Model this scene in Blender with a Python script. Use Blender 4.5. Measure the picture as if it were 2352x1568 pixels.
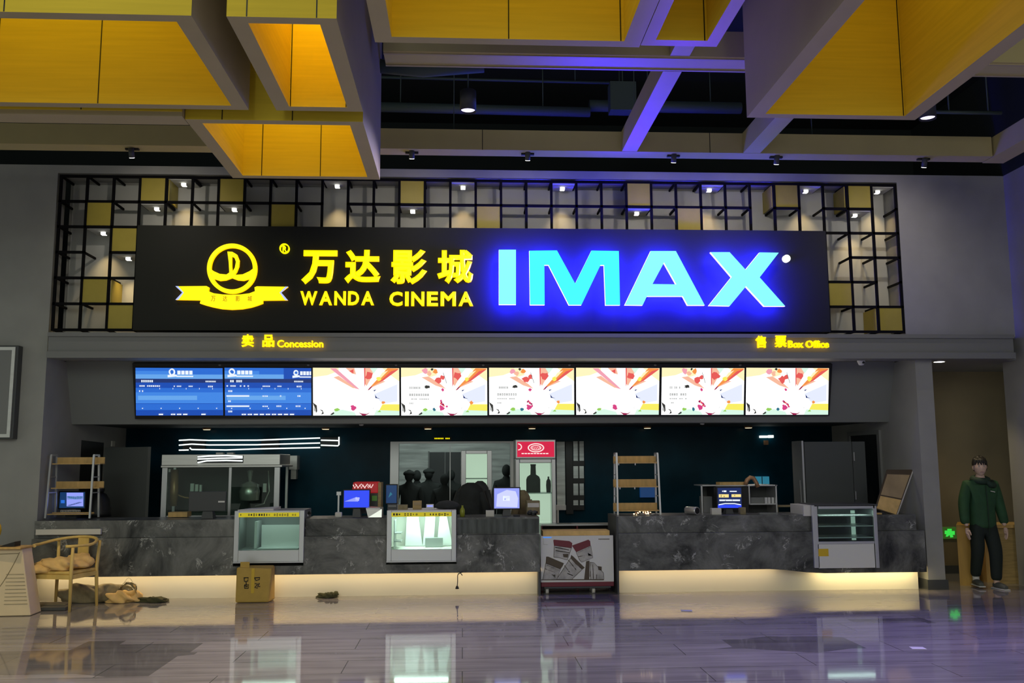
import bpy, bmesh, math, random
from mathutils import Vector, Matrix
from mathutils.geometry import tessellate_polygon
random.seed(7)
S = bpy.context.scene
for o in list(bpy.data.objects): bpy.data.objects.remove(o)
COL = S.collection

# ------------------------------------------------------------------ camera
YAW, PIT, ROLL, FPX = 0.0539470, 0.1287701, -0.0050967, 2105.77
CAM = Vector((0, 0, 1.65))
FW = Vector((math.sin(YAW)*math.cos(PIT), math.cos(YAW)*math.cos(PIT), math.sin(PIT)))
_r = Vector((math.cos(YAW), -math.sin(YAW), 0)); _u = _r.cross(FW)
RT = _r*math.cos(ROLL) + _u*math.sin(ROLL); UP = _u*math.cos(ROLL) - _r*math.sin(ROLL)
cd = bpy.data.cameras.new('camera'); co = bpy.data.objects.new('camera', cd); COL.objects.link(co)
cd.sensor_width = 36; cd.lens = FPX/2352*36; cd.clip_end = 200
co.matrix_world = Matrix(((RT.x, UP.x, -FW.x, CAM.x), (RT.y, UP.y, -FW.y, CAM.y), (RT.z, UP.z, -FW.z, CAM.z), (0, 0, 0, 1)))
S.camera = co
def ray(x, y): return FW + RT*((x-1176)/FPX) - UP*((y-784)/FPX)
def at(x, y, Y):                       # survey helper: the point of the photo's (x, y) that lies on the plane Y
    d = ray(x, y); return CAM + d*(Y/d.y)
def atz(x, y, Z):
    d = ray(x, y); return CAM + d*((Z-CAM.z)/d.z)

# ------------------------------------------------------------------ world, exposure, big lights
w = bpy.data.worlds.new('world'); S.world = w; w.use_nodes = True
w.node_tree.nodes['Background'].inputs[0].default_value = (0.95, 1.0, 0.90, 1)
w.node_tree.nodes['Background'].inputs[1].default_value = 0.30
S.view_settings.view_transform = 'Standard'; S.view_settings.look = 'None'
S.view_settings.exposure = 0; S.view_settings.gamma = 1
S.cycles.use_denoising = True
S.cycles.max_bounces = 8; S.cycles.sample_clamp_indirect = 3.0
def lamp(kind, name, loc, energy, color, target=None, **kw):
    l = bpy.data.lights.new(name, kind); l.energy = energy; l.color = color
    for k, v in kw.items(): setattr(l, k, v)
    o = bpy.data.objects.new(name, l); COL.objects.link(o); o.location = loc
    if target is not None:
        o.rotation_euler = (Vector(target)-Vector(loc)).to_track_quat('-Z', 'Y').to_euler()
    return o
# the lobby's own ceiling lamps, behind and above the photographer
lamp('AREA', 'lobby_lamp', (-3.0, -4.0, 5.6), 230, (.90, 1.0, .90), (-3.5, 10, 1.5), size=4)
lamp('AREA', 'lobby_lamp', (3.5, -4.0, 5.6), 125, (1.0, .95, .84), (4.5, 10, 1.5), size=4)

# added blue lamps without fixtures, tinting the beams and the sign board
lamp('SPOT', 'blue_fill', (1.75, 11.2, 3.6), 900, (.035, .0, 1.0), (1.95, 8.6, 5.2), spot_size=1.15, spot_blend=.9, shadow_soft_size=.2)
lamp('SPOT', 'blue_fill', (1.9, 11.2, 3.6), 3500, (.06, .0, 1.0), (1.62, 5.5, 4.4), spot_size=.15, spot_blend=.6, shadow_soft_size=.2)
for _x in (.75, 1.75, 2.75, 3.75): lamp('POINT', 'blue_fill', (_x*.94+.1, 11.05, 3.98), 5, (.0, .05, 1.0), shadow_soft_size=0)

# warm spots added without fixtures to brighten the left floor and the armchair
lamp('SPOT', 'floor_fill', (-3.0, 6.3, 4.5), 330, (1, .80, .52), (-3.0, 7.6, 0), spot_size=1.1, spot_blend=.9, shadow_soft_size=.1)
lamp('SPOT', 'floor_fill', (-1.5, 8.0, 4.5), 190, (1, .80, .52), (-1.2, 8.6, 0), spot_size=1.0, spot_blend=.9, shadow_soft_size=.1)
lamp('SPOT', 'chair_fill', (-4.4, 8.6, 5.9), 330, (1, .78, .42), (-4.7, 10.7, .3), spot_size=.42, spot_blend=.9, shadow_soft_size=.1)

# ------------------------------------------------------------------ materials
def _bsdf(name):
    m = bpy.data.materials.new(name); m.use_nodes = True
    return m, m.node_tree, m.node_tree.nodes['Principled BSDF']
def mat(name, col, rough=.6, metal=0, spec=.5, noise=0, scale=8, stretch=(1, 1, 1), bump=0):
    m, t, b = _bsdf(name)
    b.inputs['Base Color'].default_value = (*col, 1); b.inputs['Roughness'].default_value = rough
    b.inputs['Metallic'].default_value = metal; b.inputs['Specular IOR Level'].default_value = spec
    if noise or bump:
        tc = t.nodes.new('ShaderNodeTexCoord'); mp = t.nodes.new('ShaderNodeMapping'); mp.inputs['Scale'].default_value = stretch
        n = t.nodes.new('ShaderNodeTexNoise'); n.inputs['Scale'].default_value = scale; n.inputs['Detail'].default_value = 6
        t.links.new(tc.outputs['Object'], mp.inputs[0]); t.links.new(mp.outputs[0], n.inputs['Vector'])
        if noise:
            r = t.nodes.new('ShaderNodeValToRGB')
            r.color_ramp.elements[0].position = .3; r.color_ramp.elements[1].position = .7
            r.color_ramp.elements[0].color = (*[c*(1-noise) for c in col], 1); r.color_ramp.elements[1].color = (*[min(1, c*(1+noise)) for c in col], 1)
            t.links.new(n.outputs['Fac'], r.inputs[0]); t.links.new(r.outputs[0], b.inputs['Base Color'])
        if bump:
            bp = t.nodes.new('ShaderNodeBump'); bp.inputs['Strength'].default_value = bump; bp.inputs['Distance'].default_value = .02
            t.links.new(n.outputs['Fac'], bp.inputs['Height']); t.links.new(bp.outputs[0], b.inputs['Normal'])
    return m
def glow(name, col, st=1.0, base=None):
    m, t, b = _bsdf(name)
    b.inputs['Base Color'].default_value = (*(base or [c*.3 for c in col]), 1); b.inputs['Roughness'].default_value = .4
    b.inputs['Emission Color'].default_value = (*col, 1); b.inputs['Emission Strength'].default_value = st
    return m
def glass(name, tint=(.85, .95, .9), refl=.12):
    m = bpy.data.materials.new(name); m.use_nodes = True; t = m.node_tree; t.nodes.clear()
    o = t.nodes.new('ShaderNodeOutputMaterial'); mx = t.nodes.new('ShaderNodeMixShader'); fr = t.nodes.new('ShaderNodeFresnel')
    tr = t.nodes.new('ShaderNodeBsdfTransparent'); g = t.nodes.new('ShaderNodeBsdfGlossy')
    fr.inputs[0].default_value = 1.45; tr.inputs[0].default_value = (*tint, 1); g.inputs['Roughness'].default_value = .02
    t.links.new(fr.outputs[0], mx.inputs[0]); t.links.new(tr.outputs[0], mx.inputs[1]); t.links.new(g.outputs[0], mx.inputs[2]); t.links.new(mx.outputs[0], o.inputs[0])
    return m
M = {}
def D(name, *a, **k): M[name] = mat(name, *a, **k)
D('wall', (.34, .34, .32), .75, noise=.06, scale=3)
D('wall_dark', (.17, .185, .19), .7, noise=.06, scale=3)
D('fascia', (.22, .225, .22), .6)
D('bulk', (.205, .215, .21), .6)
D('corridor', (.20, .155, .085), .6, noise=.1, scale=2)
D('void', (.012, .018, .018), .9)
D('void_pipe', (.05, .075, .075), .6)
D('backglass', (.002, .034, .058), .25, spec=.12, noise=.3, scale=2)
D('backceil', (.02, .03, .035), .7)
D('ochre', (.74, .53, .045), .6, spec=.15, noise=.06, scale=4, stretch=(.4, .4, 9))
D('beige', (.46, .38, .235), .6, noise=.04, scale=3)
D('champagne', (.54, .46, .22), .6, noise=.04, scale=3)
D('black', (.008, .009, .010), .5)
D('blackgloss', (.01, .011, .013), .2)
D('frameblack', (.006, .006, .007), .8, spec=.1)
D('lattice_back', (.50, .51, .49), .7, noise=.05, scale=3)
D('gold', (.42, .34, .05), .5, noise=.05, scale=6)
D('board', (.020, .022, .018), .6, spec=.2)
D('steel', (.72, .72, .69), .32, metal=.75, noise=.05, scale=3, stretch=(1, 1, 12))
D('alu', (.62, .63, .64), .38, metal=.7)
D('white', (.78, .78, .77), .5)
D('offwhite', (.70, .68, .62), .55)
D('toe', (.70, .68, .60), .5)
D('wood', (.42, .29, .11), .5, noise=.2, scale=5, stretch=(1, 8, 8))
D('pine', (.62, .40, .14), .5, noise=.15, scale=4, stretch=(6, 6, 1))
D('chairwood', (.72, .51, .15), .45, noise=.12, scale=8, stretch=(1, 1, .3))
D('card', (.55, .36, .08), .8, noise=.06, scale=9)
D('tape', (.70, .46, .03), .35)
D('ink', (.03, .025, .02), .6)
D('tan', (.78, .52, .20), .85, noise=.12, scale=12, bump=.3)
D('sack', (.28, .23, .13), .85, noise=.2, scale=14, bump=.4)
D('grey', (.22, .23, .23), .55)
D('darkgrey', (.06, .065, .068), .5)
D('cabinet', (.085, .095, .10), .5)
D('greydoor', (.15, .16, .155), .6)
D('red', (.55, .02, .05), .35)
D('maroon', (.18, .02, .035), .4)
D('greenjacket', (.022, .078, .030), .8, noise=.15, scale=10, bump=.2)
D('darkgreen', (.02, .045, .028), .8)
D('trousers', (.010, .018, .014), .8)
D('skin', (.72, .50, .38), .5)
D('hair', (.012, .010, .009), .5)
D('shoe', (.10, .11, .09), .6)
D('sole', (.7, .7, .66), .6)
D('yellowpaint', (.75, .50, .02), .5)
D('cloth', (.78, .64, .42), .8, noise=.04, scale=6)
D('dirt', (.07, .07, .03), .9, bump=.5, scale=30)
D('paper', (.72, .70, .66), .7)
D('silhouette', (.022, .028, .027), .85)
D('coat', (.030, .034, .034), .9, noise=.2, scale=10, bump=.3)
D('brickwhite', (.62, .66, .64), .7, noise=.3, scale=2.2, stretch=(.7, .7, 7), bump=.5)
D('poster_tan', (.42, .31, .17), .5, noise=.25, scale=3)
D('poster_dark', (.09, .065, .04), .5)
D('cupgrey', (.47, .455, .44), .6, noise=.35, scale=9)
D('desk_gold', (.50, .29, .045), .45, noise=.1, scale=4, stretch=(6, 6, 1))
D('smoked', (.075, .085, .08), .18, noise=.5, scale=5, stretch=(4, 1, .5))  # streaky lighter grey puts the glass front's bright reflections into the colour
D('bottleyellow', (.30, .33, .03), .3)
D('copper', (.50, .28, .15), .35, metal=.4)
M['glass'] = glass('glass'); M['darkglass'] = glass('darkglass', (.55, .62, .60))
M['clear'] = glass('clear', (.93, .93, .90))
M['yellow_led'] = glow('yellow_led', (1.0, .86, .0), 1.15)
M['yellow_side'] = glow('yellow_side', (1.0, .50, .0), 1.6)
M['orange_mark'] = glow('orange_mark', (.55, .26, .0), .8)
M['cyan_led'] = glow('cyan_led', (.045, .87, 1.0), 1.1)
M['cyan_pale'] = glow('cyan_pale', (.22, 1.0, 1.0), 1.1)
M['blue_side'] = glow('blue_side', (.05, .03, 1.0), 50)
M['blue_back'] = glow('blue_back', (.012, .012, 1.0), 170)
M['tip'] = glow('tip', (.45, .55, 1.0), 1.0)
M['lens'] = glow('lens', (1, .98, .9), 5)
M['lens_warm'] = glow('lens_warm', (1, .78, .45), 2.5)
M['lens_violet'] = glow('lens_violet', (.72, .62, 1.0), 3.0)
M['white_led'] = glow('white_led', (.9, 1.0, .96), 1.6)
M['strip_led'] = glow('strip_led', (1.0, .74, .38), 12.5)
M['strip_bright'] = glow('strip_bright', (1.0, .78, .36), 30)
M['exit'] = glow('exit', (.05, .85, .08), .8)
M['exit_dim'] = glow('exit_dim', (.05, .14, .02), .5)
M['fridge_glow'] = glow('fridge_glow', (.80, .88, .74), .68)
M['case_glow'] = glow('case_glow', (.72, .95, .85), .34)
M['red_led'] = glow('red_led', (.62, .004, .05), 1.0)
M['red_dim'] = glow('red_dim', (.42, .015, .02), .55)
M['pale_led'] = glow('pale_led', (.95, .72, .70), 1.0)
M['yellow_strip'] = glow('yellow_strip', (.62, .52, .005), .5, (.6, .5, .02))
# screens
def SC(n, c, s=1.0): M[n] = glow(n, c, s, (.02, .02, .02))
SC('s_white', (1, 1, 1), 1.25); SC('s_cream', (1.0, .88, .50), 1.05); SC('s_yellow', (.95, .86, .12)); SC('s_green', (.55, .90, .55)); SC('s_mint', (.70, .95, .80))
SC('s_orange', (.93, .30, .06)); SC('s_salmon', (.95, .50, .34)); SC('s_red', (.80, .10, .09)); SC('s_pink', (.90, .36, .45)); SC('s_maroon', (.32, .01, .07))
SC('s_magenta', (.68, .05, .22)); SC('s_dark', (.03, .03, .025)); SC('s_navy', (.01, .03, .16)); SC('s_lilac', (.80, .85, 1.0)); SC('s_grey', (.45, .46, .45)); SC('s_lime', (.30, .62, .10))
SC('s_blue', (.005, .07, .45)); SC('s_blue2', (.02, .15, .66)); SC('s_blue3', (.05, .24, .78)); SC('s_sky', (.13, .38, .84)); SC('s_deep', (.002, .015, .10)); SC('s_text', (.85, .92, 1.0), 1.0)
SC('s_pos', (.02, .06, .92)); SC('s_pos2', (.30, .35, .95)); SC('s_pos3', (.62, .66, 1.0)); SC('s_dim', (.005, .035, .12)); SC('s_teal', (.02, .16, .24)); SC('s_gold', (.95, .75, .25))

def stone():
    m, t, b = _bsdf('stone'); N = t.nodes; L = t.links
    tc = N.new('ShaderNodeTexCoord')
    n1 = N.new('ShaderNodeTexNoise'); n1.inputs['Scale'].default_value = 1.6; n1.inputs['Detail'].default_value = 10; n1.inputs['Roughness'].default_value = .68; n1.inputs['Distortion'].default_value = .7
    r1 = N.new('ShaderNodeValToRGB'); e = r1.color_ramp.elements
    e[0].position = .36; e[0].color = (.018, .020, .020, 1); e[1].position = .66; e[1].color = (.235, .24, .225, 1)
    n2 = N.new('ShaderNodeTexNoise'); n2.inputs['Scale'].default_value = 3.4; n2.inputs['Detail'].default_value = 12; n2.inputs['Roughness'].default_value = .7; n2.inputs['Distortion'].default_value = .8
    r2 = N.new('ShaderNodeValToRGB'); r2.color_ramp.elements[0].position = .486; r2.color_ramp.elements[0].color = (0, 0, 0, 1); r2.color_ramp.elements[1].position = .505; r2.color_ramp.elements[1].color = (1, 1, 1, 1)
    k = r2.color_ramp.elements.new(.526); k.color = (0, 0, 0, 1)
    n3 = N.new('ShaderNodeTexNoise'); n3.inputs['Scale'].default_value = 5; n3.inputs['Detail'].default_value = 4
    r3 = N.new('ShaderNodeValToRGB'); r3.color_ramp.elements[0].position = .57; r3.color_ramp.elements[0].color = (0, 0, 0, 1); r3.color_ramp.elements[1].position = .68; r3.color_ramp.elements[1].color = (1, 1, 1, 1)
    mu = N.new('ShaderNodeMath'); mu.operation = 'MULTIPLY'
    mx = N.new('ShaderNodeMixRGB'); mx.inputs[2].default_value = (.62, .63, .60, 1)
    for n in (n1, n2, n3): L.new(tc.outputs['Object'], n.inputs['Vector'])
    L.new(n1.outputs['Fac'], r1.inputs[0]); L.new(n2.outputs['Fac'], r2.inputs[0]); L.new(n3.outputs['Fac'], r3.inputs[0])
    L.new(r2.outputs[0], mu.inputs[0]); L.new(r3.outputs[0], mu.inputs[1]); L.new(mu.outputs[0], mx.inputs[0]); L.new(r1.outputs[0], mx.inputs[1])
    L.new(mx.outputs[0], b.inputs['Base Color']); b.inputs['Roughness'].default_value = .32
    return m
M['stone'] = stone()
def floor_mat():
    m, t, b = _bsdf('polished_floor'); N = t.nodes; L = t.links
    tc = N.new('ShaderNodeTexCoord'); mp = N.new('ShaderNodeMapping'); L.new(tc.outputs['Object'], mp.inputs[0])
    br = N.new('ShaderNodeTexBrick'); br.inputs['Scale'].default_value = 1; br.inputs['Brick Width'].default_value = 1.9; br.inputs['Row Height'].default_value = .47
    br.inputs['Mortar Size'].default_value = .004; br.inputs['Color1'].default_value = (.31, .29, .28, 1); br.inputs['Color2'].default_value = (.37, .345, .33, 1); br.inputs['Mortar'].default_value = (.09, .085, .08, 1)
    br.inputs['Bias'].default_value = -.2
    n = N.new('ShaderNodeTexNoise'); n.inputs['Scale'].default_value = 3; n.inputs['Detail'].default_value = 8
    ms = N.new('ShaderNodeMapping'); ms.inputs['Scale'].default_value = (.35, 3, 1); L.new(tc.outputs['Object'], ms.inputs[0]); L.new(ms.outputs[0], n.inputs['Vector'])
    r = N.new('ShaderNodeValToRGB'); r.color_ramp.elements[0].position = .3; r.color_ramp.elements[0].color = (.72, .72, .72, 1); r.color_ramp.elements[1].position = .7; r.color_ramp.elements[1].color = (1.15, 1.15, 1.15, 1)
    mu = N.new('ShaderNodeMixRGB'); mu.blend_type = 'MULTIPLY'; mu.inputs[0].default_value = 1
    vo = N.new('ShaderNodeTexVoronoi'); vo.distance = 'CHEBYCHEV'; vo.inputs['Scale'].default_value = .8; mv = N.new('ShaderNodeMapping'); mv.inputs['Scale'].default_value = (.8, 1.9, 1); mv.inputs['Location'].default_value = (.3, .55, 0)
    sx = N.new('ShaderNodeSeparateColor'); lt = N.new('ShaderNodeMath'); lt.operation = 'LESS_THAN'; lt.inputs[1].default_value = .08
    m3 = N.new('ShaderNodeMixRGB'); m3.blend_type = 'MULTIPLY'; m3.inputs[2].default_value = (.5, .5, .5, 1)
    L.new(tc.outputs['Object'], mv.inputs[0]); L.new(mv.outputs[0], vo.inputs['Vector']); L.new(vo.outputs['Color'], sx.inputs[0]); L.new(sx.outputs[0], lt.inputs[0]); L.new(lt.outputs[0], m3.inputs[0])
    L.new(mp.outputs[0], br.inputs['Vector']); L.new(n.outputs['Fac'], r.inputs[0]); L.new(br.outputs['Color'], mu.inputs[1]); L.new(r.outputs[0], mu.inputs[2]); L.new(mu.outputs[0], m3.inputs[1]); L.new(m3.outputs[0], b.inputs['Base Color'])
    rr = N.new('ShaderNodeMapRange'); rr.inputs['To Min'].default_value = .035; rr.inputs['To Max'].default_value = .085; L.new(n.outputs['Fac'], rr.inputs['Value']); L.new(rr.outputs[0], b.inputs['Roughness'])
    b.inputs['IOR'].default_value = 2.6
    return m
M['floor'] = floor_mat()

# ------------------------------------------------------------------ mesh helpers
class MB:
    def __init__(s): s.b = bmesh.new()
    def face(s, pts, m=0, smooth=False):
        f = s.b.faces.new([s.b.verts.new(p) for p in pts]); f.material_index = m; f.smooth = smooth; return f
    def hexa(s, p, m=0):
        v = [s.b.verts.new(q) for q in p]
        for i in ((0, 1, 2, 3), (7, 6, 5, 4), (0, 4, 5, 1), (1, 5, 6, 2), (2, 6, 7, 3), (3, 7, 4, 0)):
            f = s.b.faces.new([v[k] for k in i]); f.material_index = m
        return s
    def box(s, x0, x1, y0, y1, z0, z1, m=0):
        return s.hexa([(x0, y0, z0), (x1, y0, z0), (x1, y0, z1), (x0, y0, z1), (x0, y1, z0), (x1, y1, z0), (x1, y1, z1), (x0, y1, z1)], m)
    def pbox(s, a, b_, c, d, Y0, Y1, m=0):          # box whose front fills the photo rectangle a..b_, c..d at depth Y0
        p = at(a, (c+d)/2, Y0); q = at(b_, (c+d)/2, Y0); t = at((a+b_)/2, c, Y0); u = at((a+b_)/2, d, Y0)
        return s.box(p.x, q.x, Y0, Y1, u.z, t.z, m)
    def bar(s, p, q, wx, wz, m=0, up=(0, 0, 1)):    # square bar from p to q
        p, q = Vector(p), Vector(q); d = (q-p).normalized(); u = Vector(up)
        if abs(d.dot(u)) > .95: u = Vector((0, 1, 0))
        a = d.cross(u).normalized()*wx/2; b = a.cross(d).normalized()*wz/2
        return s.hexa([p-a-b, p+a-b, p+a+b, p-a+b, q-a-b, q+a-b, q+a+b, q-a+b], m)
    def prism(s, loops, vec, m=0, mb=None, ms=None):
        loops = [[Vector(p) for p in l] for l in loops]; vec = Vector(vec)
        flat = [p for l in loops for p in l]
        A = [s.b.verts.new(p) for p in flat]; B = [s.b.verts.new(p+vec) for p in flat]
        for t in tessellate_polygon(loops):
            try:
                f = s.b.faces.new([A[i] for i in t]); f.material_index = m
                f = s.b.faces.new([B[i] for i in reversed(t)]); f.material_index = m if mb is None else mb
            except ValueError: pass
        k = 0
        for l in loops:
            n = len(l)
            for i in range(n):
                j = (i+1) % n
                f = s.b.faces.new([A[k+i], A[k+j], B[k+j], B[k+i]]); f.material_index = m if ms is None else ms
            k += n
        return s
    def tube(s, pts, r, m=0, seg=8, closed=False, flat=1.0):
        pts = [Vector(p) for p in pts]; n = len(pts); rs = r if isinstance(r, (list, tuple)) else [r]*n
        rings = []; u = None
        for i, p in enumerate(pts):
            a = pts[(i-1) % n] if (closed or i > 0) else p; b = pts[(i+1) % n] if (closed or i < n-1) else p
            d = (b-a).normalized()
            if u is None:
                u = Vector((0, 0, 1)) if abs(d.z) < .9 else Vector((1, 0, 0))
            x = d.cross(u).normalized(); u = x.cross(d).normalized()
            rings.append([s.b.verts.new(p + x*math.cos(2*math.pi*k/seg)*rs[i] + u*math.sin(2*math.pi*k/seg)*rs[i]*flat) for k in range(seg)])
        for i in range(n if closed else n-1):
            A, B = rings[i], rings[(i+1) % n]
            for k in range(seg):
                f = s.b.faces.new([A[k], A[(k+1) % seg], B[(k+1) % seg], B[k]]); f.material_index = m; f.smooth = True
        if not closed:
            for R in (rings[0], rings[-1]):
                f = s.b.faces.new(R); f.material_index = m
        return s
    def cyl(s, p, q, r, m=0, seg=16): return s.tube([p, q], r, m, seg)
    def lathe(s, prof, c, m=0, seg=20, axis=(0, 0, 1)):
        c = Vector(c); q = Vector((0, 0, 1)).rotation_difference(Vector(axis))
        rings = [[s.b.verts.new(c + q @ Vector((r*math.cos(2*math.pi*k/seg), r*math.sin(2*math.pi*k/seg), z))) for k in range(seg)] for r, z in prof]
        for A, B in zip(rings, rings[1:]):
            for k in range(seg):
                f = s.b.faces.new([A[k], A[(k+1) % seg], B[(k+1) % seg], B[k]]); f.material_index = m; f.smooth = True
        for R in (rings[0], rings[-1]):
            f = s.b.faces.new(R); f.material_index = m
        return s
    def ball(s, c, rx, ry=None, rz=None, m=0, seg=14, ring=9):
        ry = ry or rx; rz = rz or rx; c = Vector(c)
        mt = Matrix.Translation(c) @ Matrix.Diagonal((rx, ry, rz, 1))
        g = bmesh.ops.create_uvsphere(s.b, u_segments=seg, v_segments=ring, radius=1, matrix=mt)
        for f in {f for v in g['verts'] for f in v.link_faces}: f.material_index = m; f.smooth = True
        return s
    def blob(s, c, rx, ry, rz, m=0, amp=.25, sub=3, seed=0):      # crumpled lump resting on a surface
        rnd = random.Random(seed); mt = Matrix.Translation(Vector(c)) @ Matrix.Diagonal((rx, ry, rz, 1))
        g = bmesh.ops.create_icosphere(s.b, subdivisions=sub, radius=1, matrix=mt); ph = [rnd.uniform(0, 6) for _ in range(6)]
        for v in g['verts']:
            d = v.co-Vector(c); k = 1 + amp*(math.sin(d.x/rx*3+ph[0])*math.sin(d.y/ry*4+ph[1]) + .6*math.sin(d.x/rx*7+d.z/rz*5+ph[2]) + .3*math.sin(d.y/ry*9+d.x/rx*11+ph[3]))
            v.co = Vector(c) + d*k
            if v.co.z < c[2]-rz*.55: v.co.z = c[2]-rz*.55
        for f in {f for v in g['verts'] for f in v.link_faces}: f.material_index = m; f.smooth = True
        return s
    def xf(s, mtx):
        bmesh.ops.transform(s.b, matrix=mtx, verts=s.b.verts[:]); return s
    def build(s, name, mats, parent=None, bevel=0, smooth=False):
        bmesh.ops.recalc_face_normals(s.b, faces=s.b.faces[:])
        me = bpy.data.meshes.new(name); s.b.to_mesh(me); s.b.free()
        return link(name, me, mats, parent, bevel)
def link(name, me, mats, parent=None, bevel=0):
    o = bpy.data.objects.new(name, me); COL.objects.link(o)
    for k in ([mats] if isinstance(mats, str) else mats): me.materials.append(M[k])
    if parent is not None:
        o.parent = parent
        if parent.type == 'EMPTY': o.matrix_parent_inverse = Matrix.Translation(-parent.location)
    if bevel:
        b = o.modifiers.new('bevel', 'BEVEL'); b.width = bevel; b.segments = 2; b.limit_method = 'ANGLE'
    return o
def tag(o, label, cat, group=None):
    o['label'] = label; o['category'] = cat
    if group: o['group'] = group
    return o
def thing(name, loc, label, cat, group=None):
    o = bpy.data.objects.new(name, None); COL.objects.link(o); o.location = loc; o.empty_display_size = .1
    return tag(o, label, cat, group)
def struct(o): o['kind'] = 'structure'; return o
def dup(root, shift, label, name=None):
    r = root.copy(); COL.objects.link(r); r.location = root.location + Vector(shift); r['label'] = label
    for ch in root.children:
        c = ch.copy(); COL.objects.link(c); c.parent = r
        for g in ch.children:
            d = g.copy(); COL.objects.link(d); d.parent = c
    return r
def text_mesh(body, bold=0.0):
    cu = bpy.data.curves.new('t', 'FONT'); cu.body = body; cu.resolution_u = 3; cu.extrude = .05; cu.bevel_depth = bold; cu.bevel_resolution = 0
    o = bpy.data.objects.new('t', cu); COL.objects.link(o)
    dg = bpy.context.evaluated_depsgraph_get(); me = bpy.data.meshes.new_from_object(o.evaluated_get(dg))
    bpy.data.objects.remove(o); bpy.data.curves.remove(cu)
    return me
def text_at(name, body, rect, Y, depth, mats, parent, bold=0.0):     # raised lettering fitted to a rectangle (photo px) at depth Y
    me = text_mesh(body, bold); vs = [v.co.copy() for v in me.vertices]
    lo = [min(v[i] for v in vs) for i in range(3)]; hi = [max(v[i] for v in vs) for i in range(3)]
    a, b, c, d = rect
    pl, pr = at(a, (c+d)/2, Y), at(b, (c+d)/2, Y); pt, pb = at((a+b)/2, c, Y), at((a+b)/2, d, Y)
    for v in me.vertices:
        u = [(v.co[i]-lo[i])/(hi[i]-lo[i]) for i in range(3)]
        v.co = Vector((pl.x+u[0]*(pr.x-pl.x), Y+(1-u[2])*depth, pb.z+u[1]*(pt.z-pb.z)))
    me.materials.clear(); me.name = name; me.update()
    if len(mats) > 1:
        for f in me.polygons: f.material_index = 0 if abs(f.normal.y) > .15 else 1
    else:
        for f in me.polygons: f.material_index = 0
    return link(name, me, mats, parent)
def pts_at(poly, Y, sc=1.0, ox=0, oy=0): return [at(ox+x/sc, oy+y/sc, Y) for x, y in poly]
def disc(cx, cy, r, n=40): return [(cx+r*math.cos(2*math.pi*k/n), cy+r*math.sin(2*math.pi*k/n)) for k in range(n)]

# ------------------------------------------------------------------ the setting
YF = 11.62                                         # wall front plane
XL, XR = -5.165, 5.90                              # inner faces of the two piers
ZT, ZF0, ZF1 = 5.42, 2.95, 3.29                    # wall top, fascia bottom and top
b = MB(); b.box(-9, 9, -1.5, 17.6, -.1, 0); struct(b.build('floor', 'floor'))
b = MB(); b.box(-9, 9, 2.5, 17.6, 6.95, 7.05); struct(b.build('ceiling', 'void'))
b = MB(); b.box(-9, XL, YF, YF+.25, ZF0, ZT); b.box(-9, XL, YF, 14.45, 0, ZF0)
struct(b.build('wall_left', 'wall'))
b = MB(); b.box(XL, 5.80, YF, YF+.4, 5.315, ZT); b.box(5.80, 7.28, YF, YF+.4, ZF1-.06, ZT); b.box(XL, 5.80, 12.02, 12.1, ZF0, 5.36)
b.box(XL, 7.28, YF+.02, 12.05, ZF0, ZF0+.04)
struct(b.build('wall_front', ['wall'])); 
b = MB(); b.box(-9, 9, 14.0, 14.1, 3.0, 6.95); b.box(-9, 9, 12.1, 14.0, 3.0, 3.05); b.box(7.28, 7.45, 2.5, 14.0, ZT, 6.95); b.box(-8.2, -8, 2.5, 14.0, ZT, 6.95); struct(b.build('wall_upper', 'void'))
b = MB(); b.box(7.28, 7.45, 3.0, 11.95, 0, ZT); struct(b.build('wall_right', 'wall'))
b = MB(); b.box(5.90, 6.125, YF, 14.45, 0, ZF0); struct(b.build('pier_right', 'wall'))
b = MB(); b.box(5.88, 6.15, YF-.02, YF+.3, 0, .12); struct(b.build('baseboard_pier', 'darkgrey'))
# corridor beside the counter
b = MB(); b.box(6.125, 9, 13.2, 13.3, 0, ZF0); b.box(8.9, 9, 11.95, 13.2, 0, ZF0); struct(b.build('wall_corridor', 'corridor'))
b = MB(); b.box(6.125, 9, 11.64, 13.2, ZF0-.03, ZF0); struct(b.build('ceiling_corridor', 'fascia'))
b = MB(); b.box(6.125, 9, 13.17, 13.2, 0, .11); struct(b.build('baseboard_corridor', 'darkgrey'))
# fascia band over the counter: stepped profile
b = MB(); X0, X1 = at(108, 785, 11.42).x, at(2331, 785, 11.42).x
for y, z0, z1 in ((11.42, 3.185, 3.235), (11.455, 3.00, 3.185), (11.42, ZF0-.03, 3.00)): b.box(X0, X1, y, 11.66, z0, z1)
struct(b.build('trim_1', 'fascia'))
# tilted bulkhead carrying the menu screens
BT, BB = Vector((0, 12.17, 3.0)), Vector((0, 12.46, 2.15))
b = MB(); b.hexa([(XL, BB.y, BB.z), (XR, BB.y, BB.z), (XR, BT.y, BT.z), (XL, BT.y, BT.z), (XL, 12.75, BB.z), (XR, 12.75, BB.z), (XR, 12.75, 3.0), (XL, 12.75, 3.0)])
struct(b.build('trim_2', 'bulk'))
b = MB(); b.box(XL, XR, 12.75, 14.5, 2.165, 2.25); struct(b.build('ceiling_back', 'backceil'))
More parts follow.
